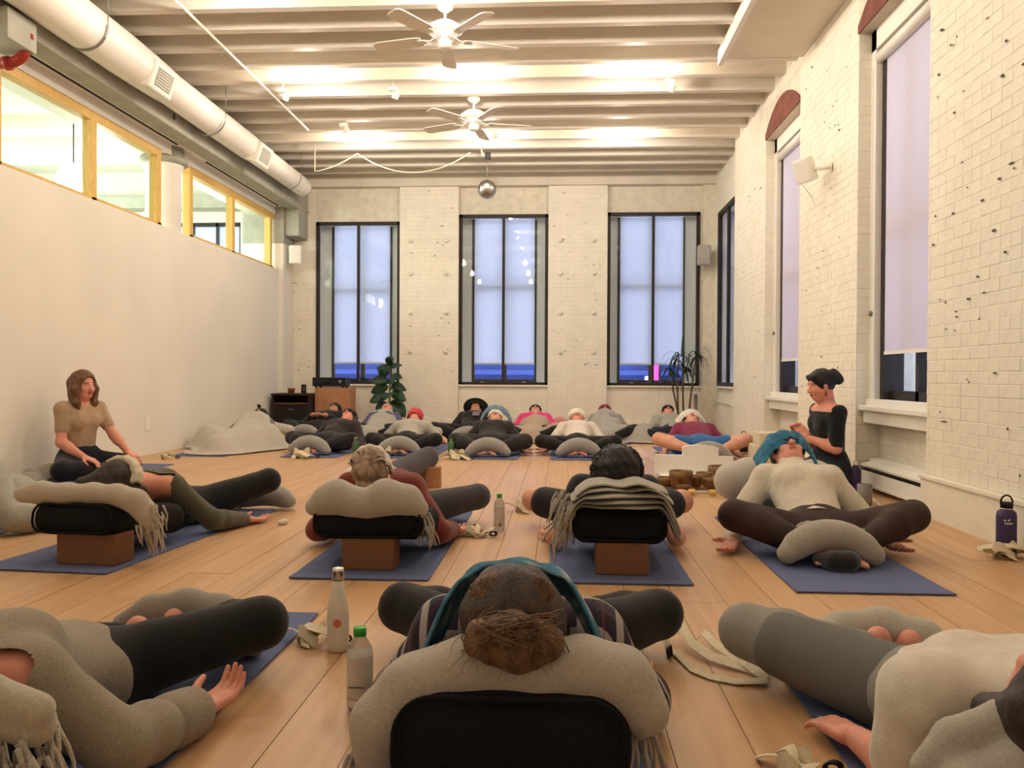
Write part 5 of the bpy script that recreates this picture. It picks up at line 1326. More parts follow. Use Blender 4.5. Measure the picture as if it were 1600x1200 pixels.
pad(J, 'pale pillow right behind the red-masked head', w=.45, sx=.05, rr=.07)
J, r = sleeper('person in black hoodie with white and blue cloth on the eyes', -.79, 9.5, 90, 'light', top=dict(m=fab((42, 38, 38)), e=.02, sleeve=.95, name='hoodie', hem=.0), bottom=dict(m=fab((40, 37, 40)), e=.02, name='trousers'), cres='light grey blanket roll over the ankles of the person in black hoodie', kn=((.40, .14, .16), (.40, .14, .16)))
sheet_on_face(J, 'face_towel', fab((232, 224, 212)), 'white folded cloth on the eyes of the person in black hoodie', wid=.06, th=.016, R0=.104)
o = tent(J, .14, 100, .09, 'draped_towel', 'faded blue towel hanging beside the head of the person in black hoodie', fab((108, 132, 150)), fab((108, 132, 150)), k_out=1.15, u_off=.09, rad=.118); back_rest(J, 'black bolster behind the person in black hoodie')
pad(J, 'pale blue-grey blanket behind the head of the person in black hoodie', rgb=(150, 156, 160), w=.40, sx=.0, rr=.07, name='blanket', cat='blanket')
J, r = sleeper('person in a white sweater with white eye pillow', .21, 9.55, 90, 'pink', top=dict(m=fab((226, 214, 202)), e=.016, sleeve=.95, hem=.08), bottom=dict(m=fab(BLK)), cres='light grey blanket roll over the ankles of the person in white sweater', kn=((.42, .13, .16), (.42, .13, .16)))
sheet_on_face(J, 'eye_pillow', fab((240, 228, 212)), 'plump white eye pillow on the person in white sweater', wid=.10, th=.035, R0=.112, a0=-70, a1=70); back_rest(J, 'black bolster behind the person in white sweater')
J, r = sleeper('barefoot person in a maroon tee and blue shorts', 1.56, 9.25, 91, 'light', top=dict(m=fab((132, 44, 78)), e=.018, sleeve=.36, hem=.02, name='t_shirt'), bottom=dict(m=fab((52, 104, 160)), e=.022, leg=.22, name='shorts'), cres='light grey blanket roll over the ankles of the person in maroon', fem=False, s=1.04, kn=((.46, .10, .22), (.46, .10, .22)), hair=((80, 66, 54), 'short'))
tent(J, .13, 92, .06, 'face_towel', 'white and blue towel over the eyes of the person in maroon', fab((226, 220, 212)), fab((96, 116, 150)), k_out=1.05, u_off=.03, rad=.110); back_rest(J, 'black bolster behind the person in maroon')

# back row along the end wall
J, r = sleeper('person all in black with hands folded on the belly by the cabinet', -3.46, 11.65, 82, 'tan', top=dict(m=fab((30, 28, 28)), e=.03, sleeve=.85, hem=.0, name='hoodie'), bottom=dict(m=fab((28, 26, 28)), e=.03, name='trousers'), cres='pale blanket roll over the ankles of the person by the cabinet', wr=((.09, .06, .33), (.09, .02, .33)), el=((.30, .20, .16), (.30, .20, .16)), hair=((20, 18, 18), 'bob'), fem=False,
               hand=[(.95, .1, 0), (-.95, .1, 0)])
sheet_on_face(J, 'eye_mask', M_['dark'], parent=r, wid=.05, th=.01, R0=.102); back_rest(J, 'black bolster behind the person by the cabinet')
J, r = sleeper('person in a pale orange beanie and purple scarf under a grey blanket', -2.58, 11.6, 90, 'pink', top=dict(m=fab((96, 90, 130)), e=.02, neck=.7), bottom=dict(m=fab(BLK)), hair=((206, 160, 120), 'cap'))
Jb = J
drape('blanket', 'grey blanket over the chest and legs of the person in purple scarf', fab((178, 172, 156), 'wool'), [(J['pel'], lerp(J['pel'], J['neck'], .80), .19), (J['hip'][0], J['kn'][0], .10), (J['hip'][1], J['kn'][1], .10), (J['pel'], J['an'][0], .12)], (-3.3, -1.85, 10.9, 12.25), seed=2, group=GB)
pad(J, 'small white pillow behind the beanie', w=.35, rr=.075)
J, r = sleeper('person in a black wide hat and grey scarf, one black leg stretched to the left', -1.24, 11.55, 90, 'tan', top=dict(m=fab((34, 32, 34)), e=.02), bottom=dict(m=fab(BLK), e=.015), hair=((26, 22, 22), 'short'), kn=((.52, .10, .17), (.20, .25, .14)), inc=26, cres='pale blanket roll under the legs of the person in the black hat')
H, u, f = J['head'], J['hu'], J['hf']
hb = MB(); ax_ = nrm(u * .85 + f * .15)
hb.lathe([(.001, .13), (.07, .125), (.10, .09), (.105, .05), (.15, .045), (.185, .03), (.19, .04), (.15, .055), (.11, .06)], H + u * .01 - f * .01, 28, ax_)
hb.build('hat', mat('black_felt', (24, 22, 24), .95, sheen=.3), r)
sc_ = MB(); N = J['neck']; sc_.strip([N + J['er'] * .02 + J['fr'] * .07, N + J['er'] * .05 + J['fr'] * .105 - J['ax'] * .08, N + J['er'] * .05 + J['fr'] * .155 - J['ax'] * .20, N + J['er'] * .045 + J['fr'] * .15 - J['ax'] * .28], J['er'] * .10, .016)
sc_.build('scarf', fab((128, 122, 120), 'knit'), r); np_mesh('scarf_collar', [surf([cone(N - J['er'] * .06 + J['fr'] * .03, N + J['er'] * .06 + J['fr'] * .03, .05), cone(N - J['er'] * .07, N + J['er'] * .07, .055)], .014)], fab((128, 122, 120), 'knit'), r)
back_rest(J, 'black bolster behind the person in the black hat')
J, r = sleeper('person in a hot pink top and dark cap under a beige blanket', -.36, 11.6, 90, 'light', top=dict(m=fab((232, 60, 128)), e=.022, sleeve=.6), bottom=dict(m=fab(BLK)), hair=((38, 30, 28), 'cap'))
sheet_on_face(J, 'eye_mask', M_['dark'], parent=r, wid=.05, th=.01, R0=.102)
drape('blanket', 'beige wool blanket bunched over the person in hot pink', fab((186, 162, 136), 'wool'), [(J['pel'], lerp(J['pel'], J['neck'], .72), .19), (J['hip'][0], J['kn'][0], .11), (J['hip'][1], J['kn'][1], .11), (J['pel'], J['an'][0], .13)], (-1.15, .50, 10.85, 12.2), seed=4, amp=.035, group=GB)
pad(J, 'pink cushion beside the person in hot pink', rgb=(226, 150, 140), w=.25, sx=.36, rr=.07)
J, r = sleeper('person with long dark hair and maroon eye mask under a grey blanket', .66, 11.6, 90, 'tan', top=dict(m=fab((150, 144, 134)), e=.02), bottom=dict(m=fab(BLK)), hair=((30, 22, 22), 'long'),
               hair_long=lambda P: [cone(P(.08, -.05, 0), P(.20, -.14, -.10), .035, .03, .03), cone(P(-.08, -.05, 0), P(-.19, -.13, -.10), .035, .03, .03)])
sheet_on_face(J, 'eye_mask', fab((120, 50, 52)), parent=r, wid=.085, th=.018, R0=.104)
drape('blanket', 'light grey blanket spread wide over the person in maroon eye mask', fab((170, 166, 156), 'wool'), [(J['pel'], lerp(J['pel'], J['neck'], .86), .20), (J['hip'][0], J['kn'][0], .12), (J['hip'][1], J['kn'][1] + V((.12, 0, 0)), .12), (J['pel'], J['an'][0], .14)], (-.10, 1.55, 10.8, 12.4), seed=6, amp=.03, spread=.22, group=GB)
J, r = sleeper('person in a light grey sweater with a black folded cloth on the eyes', 1.57, 11.55, 90, 'pink', top=dict(m=fab((162, 158, 148)), e=.02), bottom=dict(m=fab((30, 34, 46)), e=.01), hair=((60, 50, 44), 'short'), kn=((.44, .14, .13), (.40, .14, .13)))
sheet_on_face(J, 'eye_mask', M_['dark'], parent=r, wid=.07, th=.014, R0=.106, a0=-60, a1=60); back_rest(J, 'black bolster behind the person in light grey sweater')
pad(J, 'pale pillow behind the person in light grey sweater', w=.5, rr=.07, sx=.1)
roll([(2.0, 12.5, .07), (2.2, 12.3, .09), (2.28, 12.0, .07)], [.07, .09, .06], 'pale blanket bunched at the right end of the back wall', rgb=(200, 190, 172), h=.02)
# long bunched blankets against the end wall, behind the heads
for x0, x1, lb in ((-3.1, -2.0, 'pale blanket heaped along the end wall left of the fig'), (-1.95, -1.45, 'pale blanket heap beside the red-masked head'), (-.95, .2, 'pale blanket heap under the middle end window')):
    n = 7; pts = [(x0 + (x1 - x0) * k / (n - 1), 13.25 + .05 * sin(k * 2), .11 + .03 * sin(k * 1.7)) for k in range(n)]
    roll(pts, [.07 + .03 * sin(k * 2.3) ** 2 for k in range(n)], lb, name='blanket', rgb=(212, 202, 184), h=.022, disp=[(.02, 7, 3), (.008, 22, 5)])

# blanket-covered sleeper by the left wall
J = lying(-3.95, 10.15, 92, inc=20, hinc=24, kn=((.36, .20, .20), (.34, .24, .20)), an=((.05, .55, .09), (.05, .55, .09)))
r = person('person with dark eye mask buried under a pale blanket by the left wall', J, 'light', ((56, 44, 38), 'short'), dict(m=fab((120, 114, 106)), e=.02), dict(m=fab(BLK)), h=.021, hf=.0095)
sheet_on_face(J, 'eye_mask', M_['dark'], parent=r, wid=.06, th=.01, R0=.102)
drape('blanket', 'large pale grey blanket covering the sleeper by the left wall', fab((196, 188, 172), 'wool'), [(J['pel'], lerp(J['pel'], J['neck'], .86), .22), (J['hip'][0], J['kn'][0], .13), (J['hip'][1], J['kn'][1], .15), (J['kn'][0], J['an'][0], .12), (J['kn'][1], J['an'][1] + V((0, -.25, 0)), .14), (J['pel'], (-3.9, 9.25, .09), .16)], (-4.55, -2.95, 8.75, 11.0), seed=9, amp=.022, freq=6, spread=.24, group=GB)
pad(J, 'white pillow behind the blanket-covered sleeper', w=.5, sx=.12, rr=.08); back_rest(J, 'black bolster behind the blanket-covered sleeper')

# ================================================================ the two seated women
def seated(x, y, f, zp, lean=.03, kn=((.33, .27), (.33, .27)), head_d=(0, 0, 0), s=1.0, hf=None, th=.50):
    f = nrm(f); z = V((0, 0, 1)); er = f.cross(z).normalized(); P0 = V((x, y, zp)); N = P0 + z * th * s + f * lean
    ax = (N - P0).normalized(); fr = (f - ax * f.dot(ax)).normalized()
    hfv = nrm(hf or f); hu = nrm(z - hfv * z.dot(hfv)); H = N + hu * .155 * s + f * .035 + V(head_d)
    J = dict(s=s, pel=P0, neck=N, er=er, ax=ax, fr=fr, hu=hu, hf=hfv, hr=hu.cross(hfv).normalized(), head=H, eh=ax)
    J['sh'] = [N - ax * .06 * s + er * (sg * .165 * s) for sg in (-1, 1)]; J['hip'] = [P0 + er * sg * .088 - z * .01 for sg in (-1, 1)]
    J['kn'] = [P0 * 1 + er * sg * kn[i][0] + f * kn[i][1] + z * (.075 - zp + .02) for i, sg in enumerate((-1, 1))]
    J['an'] = [V((x, y, .06)) + f * (.30 + .07 * i) - er * sg * .10 for i, sg in enumerate((-1, 1))]
    J['toe'] = [J['an'][i] - er * sg * .14 for i, sg in enumerate((-1, 1))]
    J['hn'] = [z, z]; return J
# left: tan tee, facing right
J = seated(-4.24, 7.05, (.88, -.42, 0), .13, hf=(.93, -.36, -.04), th=.52)
er = J['er']; f_ = nrm(V((.88, -.42, 0)))
near_i = 0 if J['sh'][0].y < J['sh'][1].y else 1; far_i = 1 - near_i
J['el'] = [None, None]; J['wr'] = [None, None]; J['hd'] = [None, None]
J['el'][near_i] = J['sh'][near_i] + V((.02, -.05, -.28)); J['wr'][near_i] = J['el'][near_i] + V((.21, -.02, -.12)); J['hd'][near_i] = nrm(V((.9, 0, -.3)))
J['el'][far_i] = J['sh'][far_i] + V((.14, .02, -.24)); J['wr'][far_i] = J['kn'][far_i] + V((-.03, -.02, .115)); J['hd'][far_i] = nrm(V((.8, -.1, -.55))); J['hn'] = [V((0, 0, -1)), V((0, 0, -1))]
def wavy(P):
    q = []
    for sg in (-1, 1):
        q += [cone(P(sg * .07, .06, -.01), P(sg * .095, -.04, .01), .035, .038, .03), cone(P(sg * .095, -.04, .01), P(sg * .085, -.16, .02), .038, .034, .03), cone(P(sg * .085, -.16, .02), P(sg * .07, -.23, .03), .034, .018, .03)]
    q += [cone(P(0, .02, -.07), P(0, -.17, -.07), .075, .06, .04)]
    return q
lb = 'person seated by the left wall in a tan tee, wavy brown hair'
person(lb, J, 'pink', ((120, 84, 54), 'long'), dict(m=fab((176, 150, 122)), e=.009, sleeve=.30, name='t_shirt', hem=-.02), dict(m=fab((24, 24, 32)), e=.015), h=.014, hf=.0065, eyes_open=True, fore=.012, hair_long=wavy, curl=.7)
J = seated(2.12, 6.62, (-1, -.12, 0), .19, hf=(-1, -.14, -.16), th=.50, lean=.02, head_d=(-.0, 0, 0), kn=((.30, .25), (.30, .25)))
near_i = 0 if J['sh'][0].y < J['sh'][1].y else 1; far_i = 1 - near_i
J['el'] = [None, None]; J['wr'] = [None, None]; J['hd'] = [None, None]
for i in (0, 1):
    J['el'][i] = J['sh'][i] + V((-.02, -.03 if i == near_i else .03, -.27)); J['wr'][i] = V((1.93 - (.02 if i == far_i else 0), 6.56 if i == near_i else 6.66, .43)); J['hd'][i] = nrm(V((-.55, .25 if i == near_i else -.25, .8)))
J['hn'] = [V((0, 1, 0)) if i == near_i else V((0, -1, 0)) for i in (0, 1)]
def tbun(P): return [ball(P(0, .05, -.125), .046, .02), ball(P(.02, .02, -.14), .04, .02), ball(P(-.01, .085, -.12), .03, .02), cone(P(-.05, .07, .065), P(.05, .07, .065), .022, .022, .02)]
lb = 'person seated upright at the right in a black top, dark bun, eyes closed'
person(lb, J, 'pink', ((28, 22, 22), 'short'), dict(m=fab((24, 27, 33)), e=.010, sleeve=.44, name='top', hem=-.04, crop_top=-.05), dict(m=fab((28, 30, 40)), e=.02, name='trousers'), h=.014, hf=.0065, hair_long=tbun, curl=1.5)
rt3 = PEOPLE[lb][0]
for sg in (-1, 1):
    p = J['head'] + J['hr'] * sg * .082 - J['hu'] * .045; MB().tube([p, p + V((0, 0, -.02)), p + V((-.003, 0, -.045))], [.002, .007, .003], 8).build('earring', M_['bronze'], rt3)
o = np_mesh('cushion', [surf([rbox((2.12, 6.62, .055), (.20, .17, .048), .045, None, .01)], .015)], fab((58, 50, 84))); tag(o, 'dark purple cushion under the seated person in the black top', 'cushion')
o = np_mesh('cushion', [surf([rbox((-4.26, 7.06, .035), (.18, .17, .022), .02, None, .01)], .013)], fab((190, 182, 168))); tag(o, 'thin pale cushion under the seated person in tan tee', 'cushion')
drape('blanket', 'crumpled grey and cream blanket on the floor behind the seated person in tan tee', fab((158, 150, 138), 'wool'), [((-4.45, 6.75, .02), (-4.25, 6.95, .03), .10), ((-4.42, 6.35, .02), (-4.35, 6.6, .03), .06)], (-4.58, -4.15, 6.1, 7.2), seed=3, amp=.05, freq=14, sm=1, spread=.08)
# ================================================================ small things
def lathe_obj(name, prof, c, m, label, cat, group=None, parent=None, n=28):
    return MB().lathe(prof, c, n).build(name, m, parent, label, cat, group)
def flask(c, h, r, body, lid, label, ring=True, cat='bottle'):
    c = V(c); t = empty('flask', c, label, cat)
    MB().lathe([(r * .95, 0), (r, .01), (r, h * .66), (r * .93, h * .73), (r * .55, h * .78), (r * .52, h * .80)], c, 28).build('bottle_body', body, t)
    MB().lathe([(r * .62, h * .80), (r * .62, h * .88), (r * .5, h * .895)], c, 24).build('cap', lid, t)
    MB().lathe([(r * .6, h * .775), (r * .64, h * .785), (r * .6, h * .797)], c, 24).build('steel_band', M_['chrome'], t)
    if ring: MB().tube([c + V((r * .62 * cos(a), 0, h * .89 + r * .75 * sin(a))) for a in np.linspace(-.25, pi + .25, 16)], r * .10, 8).build('carry_loop', lid, t)
    return t
PUR = mat('purple_powder_coat', (66, 54, 92), .45, bump=.1, bscale=300); NAVY = mat('dark_navy_coat', (30, 30, 42), .45)
fl = flask((2.270, 4.33, 0), .305, .047, PUR, M_['dark'], 'purple metal flask with black loop lid by the right wall')
mk = MB()
for i, (x, z, w) in enumerate(((-.020, .185, .010), (-.006, .185, .004), (.0, .190, .004), (-.018, .170, .006), (-.009, .170, .006), (0, .170, .006), (.009, .170, .006))):
    a = -1.75 + x / .047; mk.box(V((2.270 + .0475 * cos(a), 4.33 + .0475 * sin(a), z)) - V((w / 2, .001, .004)), V((2.270 + .0475 * cos(a), 4.33 + .0475 * sin(a), z)) + V((w / 2, .001, .004)))
mk.build('small_print', M_['white'], fl, kind='stuff')
c = F(1166, 706); flask((2.22, c.y, 0), .235, .052, NAVY, M_['dark'], 'black metal flask with loop lid near the far right wall')
# white steel bottle with a coral dot
c = F(528, 1016); b = empty('bottle', c, 'tall white bottle with steel cap and coral dot', 'bottle')
MB().lathe([(.030, 0), (.035, .006), (.036, .02), (.036, .115), (.033, .145), (.024, .185), (.0185, .205), (.0175, .232)], c, 32).build('bottle_body', mat('matte_white_enamel', (226, 218, 204), .4), b)
MB().lathe([(.0195, .232), (.0195, .262), (.018, .270), (.012, .272), (.001, .272)], c, 28).build('steel_cap', M_['chrome'], b)
v = []; cc = c
dm = MB(); a0 = -1.57 + .18; ring = [dm.bm.verts.new(cc + V((.0368 * cos(a0), .0368 * sin(a0), .098)))]
for k in range(24):
    t = 2 * pi * k / 24; a = a0 + .0115 * cos(t) / .0365 * 1.2; ring.append(dm.bm.verts.new(cc + V((.0368 * cos(a), .0368 * sin(a), .098 + .0135 * sin(t)))))
for k in range(24): dm.bm.faces.new((ring[0], ring[1 + k], ring[1 + (k + 1) % 24]))
dm.build('coral_dot', mat('coral_print', (216, 118, 92), .5), b)
def pet(c, h, r, label, cap=M_['greencap'], lab=True, m=M_['pet']):
    c = V(c); b = empty('plastic_bottle', c, label, 'bottle')
    MB().lathe([(r * .7, 0), (r * .95, .006), (r, .02), (r, h * .30), (r * .97, h * .31), (r, h * .32), (r, h * .70), (r * .9, h * .77), (r * .55, h * .86), (r * .42, h * .90)], c, 8 if lab and r > .034 else 26).build('bottle_body', m, b, smooth=True)
    MB().lathe([(r * .48, h * .90), (r * .48, h * .995), (r * .44, h), (.001, h)], c, 24).build('cap', cap, b)
    if lab: MB().lathe([(r * 1.01, h * .16), (r * 1.015, h * .18), (r * 1.015, h * .66), (r * 1.01, h * .68)], c, 8 if r > .034 else 26).build('label', M_['label'], b)
    return b
c = F(562, 1108); p = pet((c.x, c.y, 0), .222, .036, 'clear plastic bottle with bright green cap and pale label in the foreground')
MB().box(c + V((-.022, -.0375, .07)), c + V((.022, -.0365, .073))).build('label_line', M_['hole'], p)
c = F(780, 829); p = pet((c.x, c.y, 0), .215, .032, 'clear plastic bottle with green cap standing between the mats')
MB().box(c + V((.0, -.0335, .03)), c + V((.012, -.032, .048))).build('label_mark', M_['hole'], p)
c = F(556, 722); pet((c.x, c.y, 0), .26, .036, 'green glass bottle behind the blond head', M_['greymetal'], False, M_['greenglass'])
c = F(705, 712); pet((c.x, c.y, 0), .19, .036, 'green plastic bottle left of the person in black hoodie', M_['greencap'], False, mat('green_plastic', (70, 120, 76), .3))
c = F(1333, 722); pet((1.98 + .28, 6.45, 0), .26, .04, 'purple bottle with pale cap beside the person in the black top', M_['whiteplastic'], False, PUR)
lathe_obj('cup', [(.045, 0), (.05, .01), (.05, .15), (.046, .15), (.045, .012), (.001, .012)], (2.16, 5.98, 0), mat('grey_cup', (128, 122, 118), .5), 'grey tumbler on the floor beside the person in the black top', 'cup')
t = empty('tray', (1.98, 5.55, 0), 'small dark tray on the floor at the right', 'tray'); MB().box((1.86, 5.5, .0), (2.12, 5.64, .02), .006).build('tray_base', M_['dark'], t); MB().tube([(1.95, 5.57, .02), (2.02, 5.55, .07), (2.08, 5.57, .02)], .006, 6).build('tray_handle', M_['greymetal'], t)
# extension cord by the radiator
MB().tube([(2.36, 6.75, .05), (2.25, 6.7, .01), (2.2, 6.45, .01), (2.3, 6.2, .01), (2.24, 5.9, .01)], .006, 6).build('power_cord', M_['white'], None, 'white power cord on the floor beside the heater', 'cord')

# straps
c = F(492, 1004); strap_heap((c.x, c.y, 0), 'cream strap heap beside the tall white bottle', 3, 1.0, 3)
c = F(742, 838); strap_heap((c.x, c.y, 0), 'cream strap heap beside the green-capped bottle', 3, 1.0, 5)
c = F(820, 800); strap_heap((c.x, c.y, 0), 'folded cream strap left of the bare knee', 2, 1.2, 8)
c = F(1240, 1206); strap_heap((c.x, c.y, 0), 'cream strap coil at the bottom edge', 2, .8, 11)
c = F(1575, 872); strap_heap((c.x - .02, c.y, 0), 'beige strap bundle in front of the purple flask', 3, 1.25, 13)
c = F(472, 716); strap_heap((c.x, c.y, 0), 'cream strap in front of the person with bare belly band', 3, 1.7, 21)
c = F(714, 718); strap_heap((c.x, c.y, 0), 'cream strap between red mask and black hoodie', 3, 1.6, 23)
c = F(262, 717); strap_heap((c.x, c.y, 0), 'pair of white straps on the floor by the left wall', 2, 1.1, 25)
c = F(600, 714); strap_heap((c.x, c.y, .01), 'pale strap in front of the red-masked person', 1, 1.6, 27)
c = F(1185, 722); strap_heap((c.x, c.y, 0), 'white cloth bundle beside the black flask', 2, 1.4, 29)
# long strap in the right foreground
L = empty('yoga_strap', F(1120, 1048), 'long cream strap with dark buckle in the right foreground', 'strap', 'cotton yoga straps'); mb = MB()
a, b_, e_ = F(1062, 1022, .01), F(1115, 1062, .01), F(1200, 1066, .01)
def lift(p, z): return V((p.x, p.y, z))
mb.strip([lift(F(1042, 1012), .035), lift(F(1048, 1018), .008), lift(F(1080, 1048), .006), lift(F(1110, 1060), .005), lift(F(1150, 1068), .006), lift(F(1200, 1070), .012)], V((.012, .045, 0)), .003)
mb.strip([lift(F(1044, 1012), .012), lift(F(1040, 1004), .03), lift(F(1062, 1000), .05), lift(F(1082, 1020), .03), lift(F(1112, 1036), .02), lift(F(1160, 1048), .014), lift(F(1205, 1060), .012)], V((.025, .035, .012)), .003)
mb.strip([lift(F(1082, 1015), .015), lift(F(1098, 1006), .04), lift(F(1122, 1024), .03), lift(F(1160, 1044), .022), lift(F(1198, 1068), .014)], V((.02, .035, .01)), .003)
mb.build('webbing', M_['strap'], L)
c = F(1046, 1016, .02); MB().tube([c + V((.004, .022 * cos(t), .014 * sin(t))) for t in np.linspace(0, 2 * pi, 13)[:-1]], .004, 6, closed=True).build('ring_buckle', M_['dark'], L)
c = F(1042, 1020, .015); MB().tube([c + V((.004, .022 * cos(t), .014 * sin(t))) for t in np.linspace(0, 2 * pi, 13)[:-1]], .004, 6, closed=True).build('ring_buckle', M_['dark'], L)
c = F(441, 820); tag(np_mesh('tissue', [surf([ell((c.x, c.y, .016), (.03, .022, .014)), ball((c.x + .015, c.y, .02), .014)], .006)], fab((236, 226, 208)), disp=(.005, 60, 2)), 'crumpled white tissue beside the olive person', 'tissue')

# white stepped board and the bowls on a towel
bx = empty('white_board', (1.15, 7.5, 0), 'white stepped cardboard panel standing behind the bowls', 'board')
x = lambda u, Y: G(u, 700, Y).x
Yp = 7.62
pts = [(x(1024, Yp), Yp, 0), (x(1146, Yp), Yp, 0), (x(1146, Yp), Yp, .175), (x(1123, Yp), Yp, .178), (x(1123, Yp), Yp, .255), (x(1116, Yp), Yp, .27), (x(1090, Yp), Yp, .282), (x(1070, Yp), Yp, .268), (x(1067, Yp), Yp, .255), (x(1067, Yp), Yp, .185), (x(1024, Yp), Yp, .187)]
MB().poly(pts, (0, .05, 0)).build('panel', M_['white'], bx)
MB().box((x(1030, Yp), Yp - .22, .0), (x(1140, Yp), Yp, .02)).build('panel_base', M_['white'], bx)
tw = np_mesh('floor_towel', [surf([rbox(((x(1020, 7.0) + x(1190, 7.0)) / 2, 6.88, .01), (.45, .19, .012), .01)], .012)], fab((208, 190, 150)), disp=(.004, 20, 2)); tag(tw, 'beige towel on the floor under the bowls', 'towel')
def bowl(u, v, z0, r, h, label):
    c = F(u, v, z0); t = 6
    return MB().lathe([(r * .55, 0), (r * .85, h * .2), (r, h * .6), (r * .97, h), (r * .90, h), (r * .90, h * .6), (r * .72, h * .2), (.001, h * .1)], (c.x, c.y, z0), 26).build('singing_bowl', M_['bronze'], None, label, 'bowl', 'bronze singing bowls')
for u, v, z, r, h, l in ((1042, 759, .02, .085, .07, 'bronze bowl at the left end of the bowls'), (1064, 763, .02, .095, .14, 'tall bronze bowl, second from the left end of the bowls'), (1087, 760, .02, .06, .09, 'small bronze bowl next to the tall one'), (1101, 757, .02, .075, .10, 'bronze bowl at the middle of the bowls'), (1126, 752, .02, .11, .13, 'widest bronze bowl at the back right of the bowls'), (1112, 764, .02, .075, .095, 'bronze bowl in front of the widest one'), (1136, 765, .02, .07, .10, 'dark bronze bowl at the right end of the bowls'), (1068, 768, .02, .05, .05, 'smallest bronze bowl in front of the tall one')):
    bowl(u, v, z, r, h, l)
c = F(1140, 768, .02); tag(MB().lathe([(.04, 0), (.045, .01), (.04, .035), (.001, .04)], c, 18).build('puck', M_['dark']), 'black puck on the bowl towel', 'puck')
for u, v, l in ((1095, 769, 'cream mallet lying across the bowl towel'), (1062, 768, 'cream mallet at the left of the bowl towel')):
    c = F(u, v, .03); m_ = empty('mallet', c, l, 'mallet', 'bowl mallets'); MB().tube([c + V((-.10, .0, 0)), c + V((.06, -.01, 0))], .010, 8).build('handle', M_['strap'], m_); MB().lathe([(.001, 0), (.022, .005), (.024, .05), (.001, .056)], c + V((.06, -.01, 0)), 14, (1, -.1, 0)).build('head', M_['pine'], m_)
pk_ = yoga_mat(.62, 1.02, 7.2, 9.2, 'dusty pink cloth runner on the floor behind the curly black hair', 2, group='floor cloths', m='mat'); pk_.data.materials.clear(); pk_.data.materials.append(fab((188, 150, 140), 'wool')); pk_['category'] = 'runner'; pk_.name = 'cloth_runner'
for i, (u, v, l) in enumerate(((990, 748, 'white card on the pink runner, nearest'), (1000, 722, 'white card on the pink runner, middle'), (985, 700, 'white card on the pink runner, farthest'))):
    c = F(u, v, .014); MB().box(c - V((.07, .05, 0)), c + V((.07, .05, .002)), rot=Matrix.Rotation(.5 + i, 3, 'Z'), piv=c).build('card', M_['white'], None, l, 'card', 'white cards on the runner')

# ---- corner furniture at the far left
cb = empty('cabinet', (-4.2, 12.9, 0), 'dark wooden cabinet in the far left corner', 'cabinet'); DW = mat('dark_wood', (58, 42, 38), .55, var=.3, vscale=20, stretch=(1, 6, 6))
x0, x1, y0, y1 = -4.53, -3.92, 12.75, 13.25
MB().box((x0, y0, .04), (x0 + .03, y1, .58)).build('side_panel', DW, cb); MB().box((x1 - .03, y0, .04), (x1, y1, .58)).build('side_panel', DW, cb)
MB().box((x0 - .01, y0 - .02, .58), (x1 + .01, y1, .61), .005).build('cabinet_top', DW, cb); MB().box((x0, y1 - .02, .04), (x1, y1, .58)).build('back_panel', DW, cb); MB().box((x0, y0, .04), (x1, y1, .07)).build('bottom_panel', DW, cb)
MB().box((x0 + .03, y0 + .02, .44), (x1 - .03, y1, .46)).build('shelf', mat('shelf_edge', (110, 74, 58), .6), cb)
dr = MB().box((x0 + .03, y0, .08), (x1 - .03, y0 + .02, .43), .003).build('door', M_['dark'], cb); MB().tube([((x0 + x1) / 2 - .05, y0 - .01, .36), ((x0 + x1) / 2 + .05, y0 - .01, .36)], .006, 8).build('handle', M_['greymetal'], dr)
for sx in (x0 + .04, x1 - .04):
    for sy in (y0 + .04, y1 - .04): MB().box((sx - .02, sy - .02, 0), (sx + .02, sy + .02, .04)).build('leg', DW, cb)
TC = mat('terracotta', (176, 100, 70), .85)
lathe_obj('flower_pot', [(.045, 0), (.055, .06), (.062, .062), (.062, .085), (.055, .085), (.05, .02), (.001, .02)], (-4.28, 12.95, .61), TC, 'small terracotta pot on the dark cabinet', 'pot')
j = lathe_obj('jar', [(.04, 0), (.042, .01), (.042, .11), (.035, .12)], (-4.08, 12.95, .61), mat('amber_jar', (60, 34, 26), .25), 'dark amber jar on the dark cabinet', 'jar'); MB().lathe([(.038, .12), (.038, .14), (.001, .142)], V((-4.08, 12.95, .61)), 20).build('lid', M_['dark'], j)
pb = empty('plywood_box', (-3.65, 13.1, 0), 'brown plywood box under the black amplifier', 'box'); x0, x1 = -3.90, -3.34
MB().box((x0, 12.95, 0), (x1, 13.35, .70), .004).build('box_body', M_['cardboard'], pb); MB().box((x0 + .03, 12.944, .05), (x1 - .03, 12.952, .65), .004).build('front_panel', M_['cardboard'], pb)
am = empty('amplifier', (-3.7, 13.1, .70), 'black amplifier on the plywood box', 'amplifier'); MB().box((-3.95, 12.98, .725), (-3.42, 13.3, .865), .006).build('amplifier_body', M_['dark'], am)
for sx in (-3.90, -3.47):
    for sy in (13.02, 13.26): MB().lathe([(.02, 0), (.02, .026)], (sx, sy, .70), 12).build('foot', M_['dark'], am)
MB().lathe([(.03, 0), (.028, .02), (.001, .022)], (-3.5, 12.98, .795), 16, (0, -1, 0)).build('knob', M_['greymetal'], am); MB().box((-3.9, 12.972, .77), (-3.6, 12.981, .83)).build('display', mat('dark_display', (20, 24, 30), .2), am)
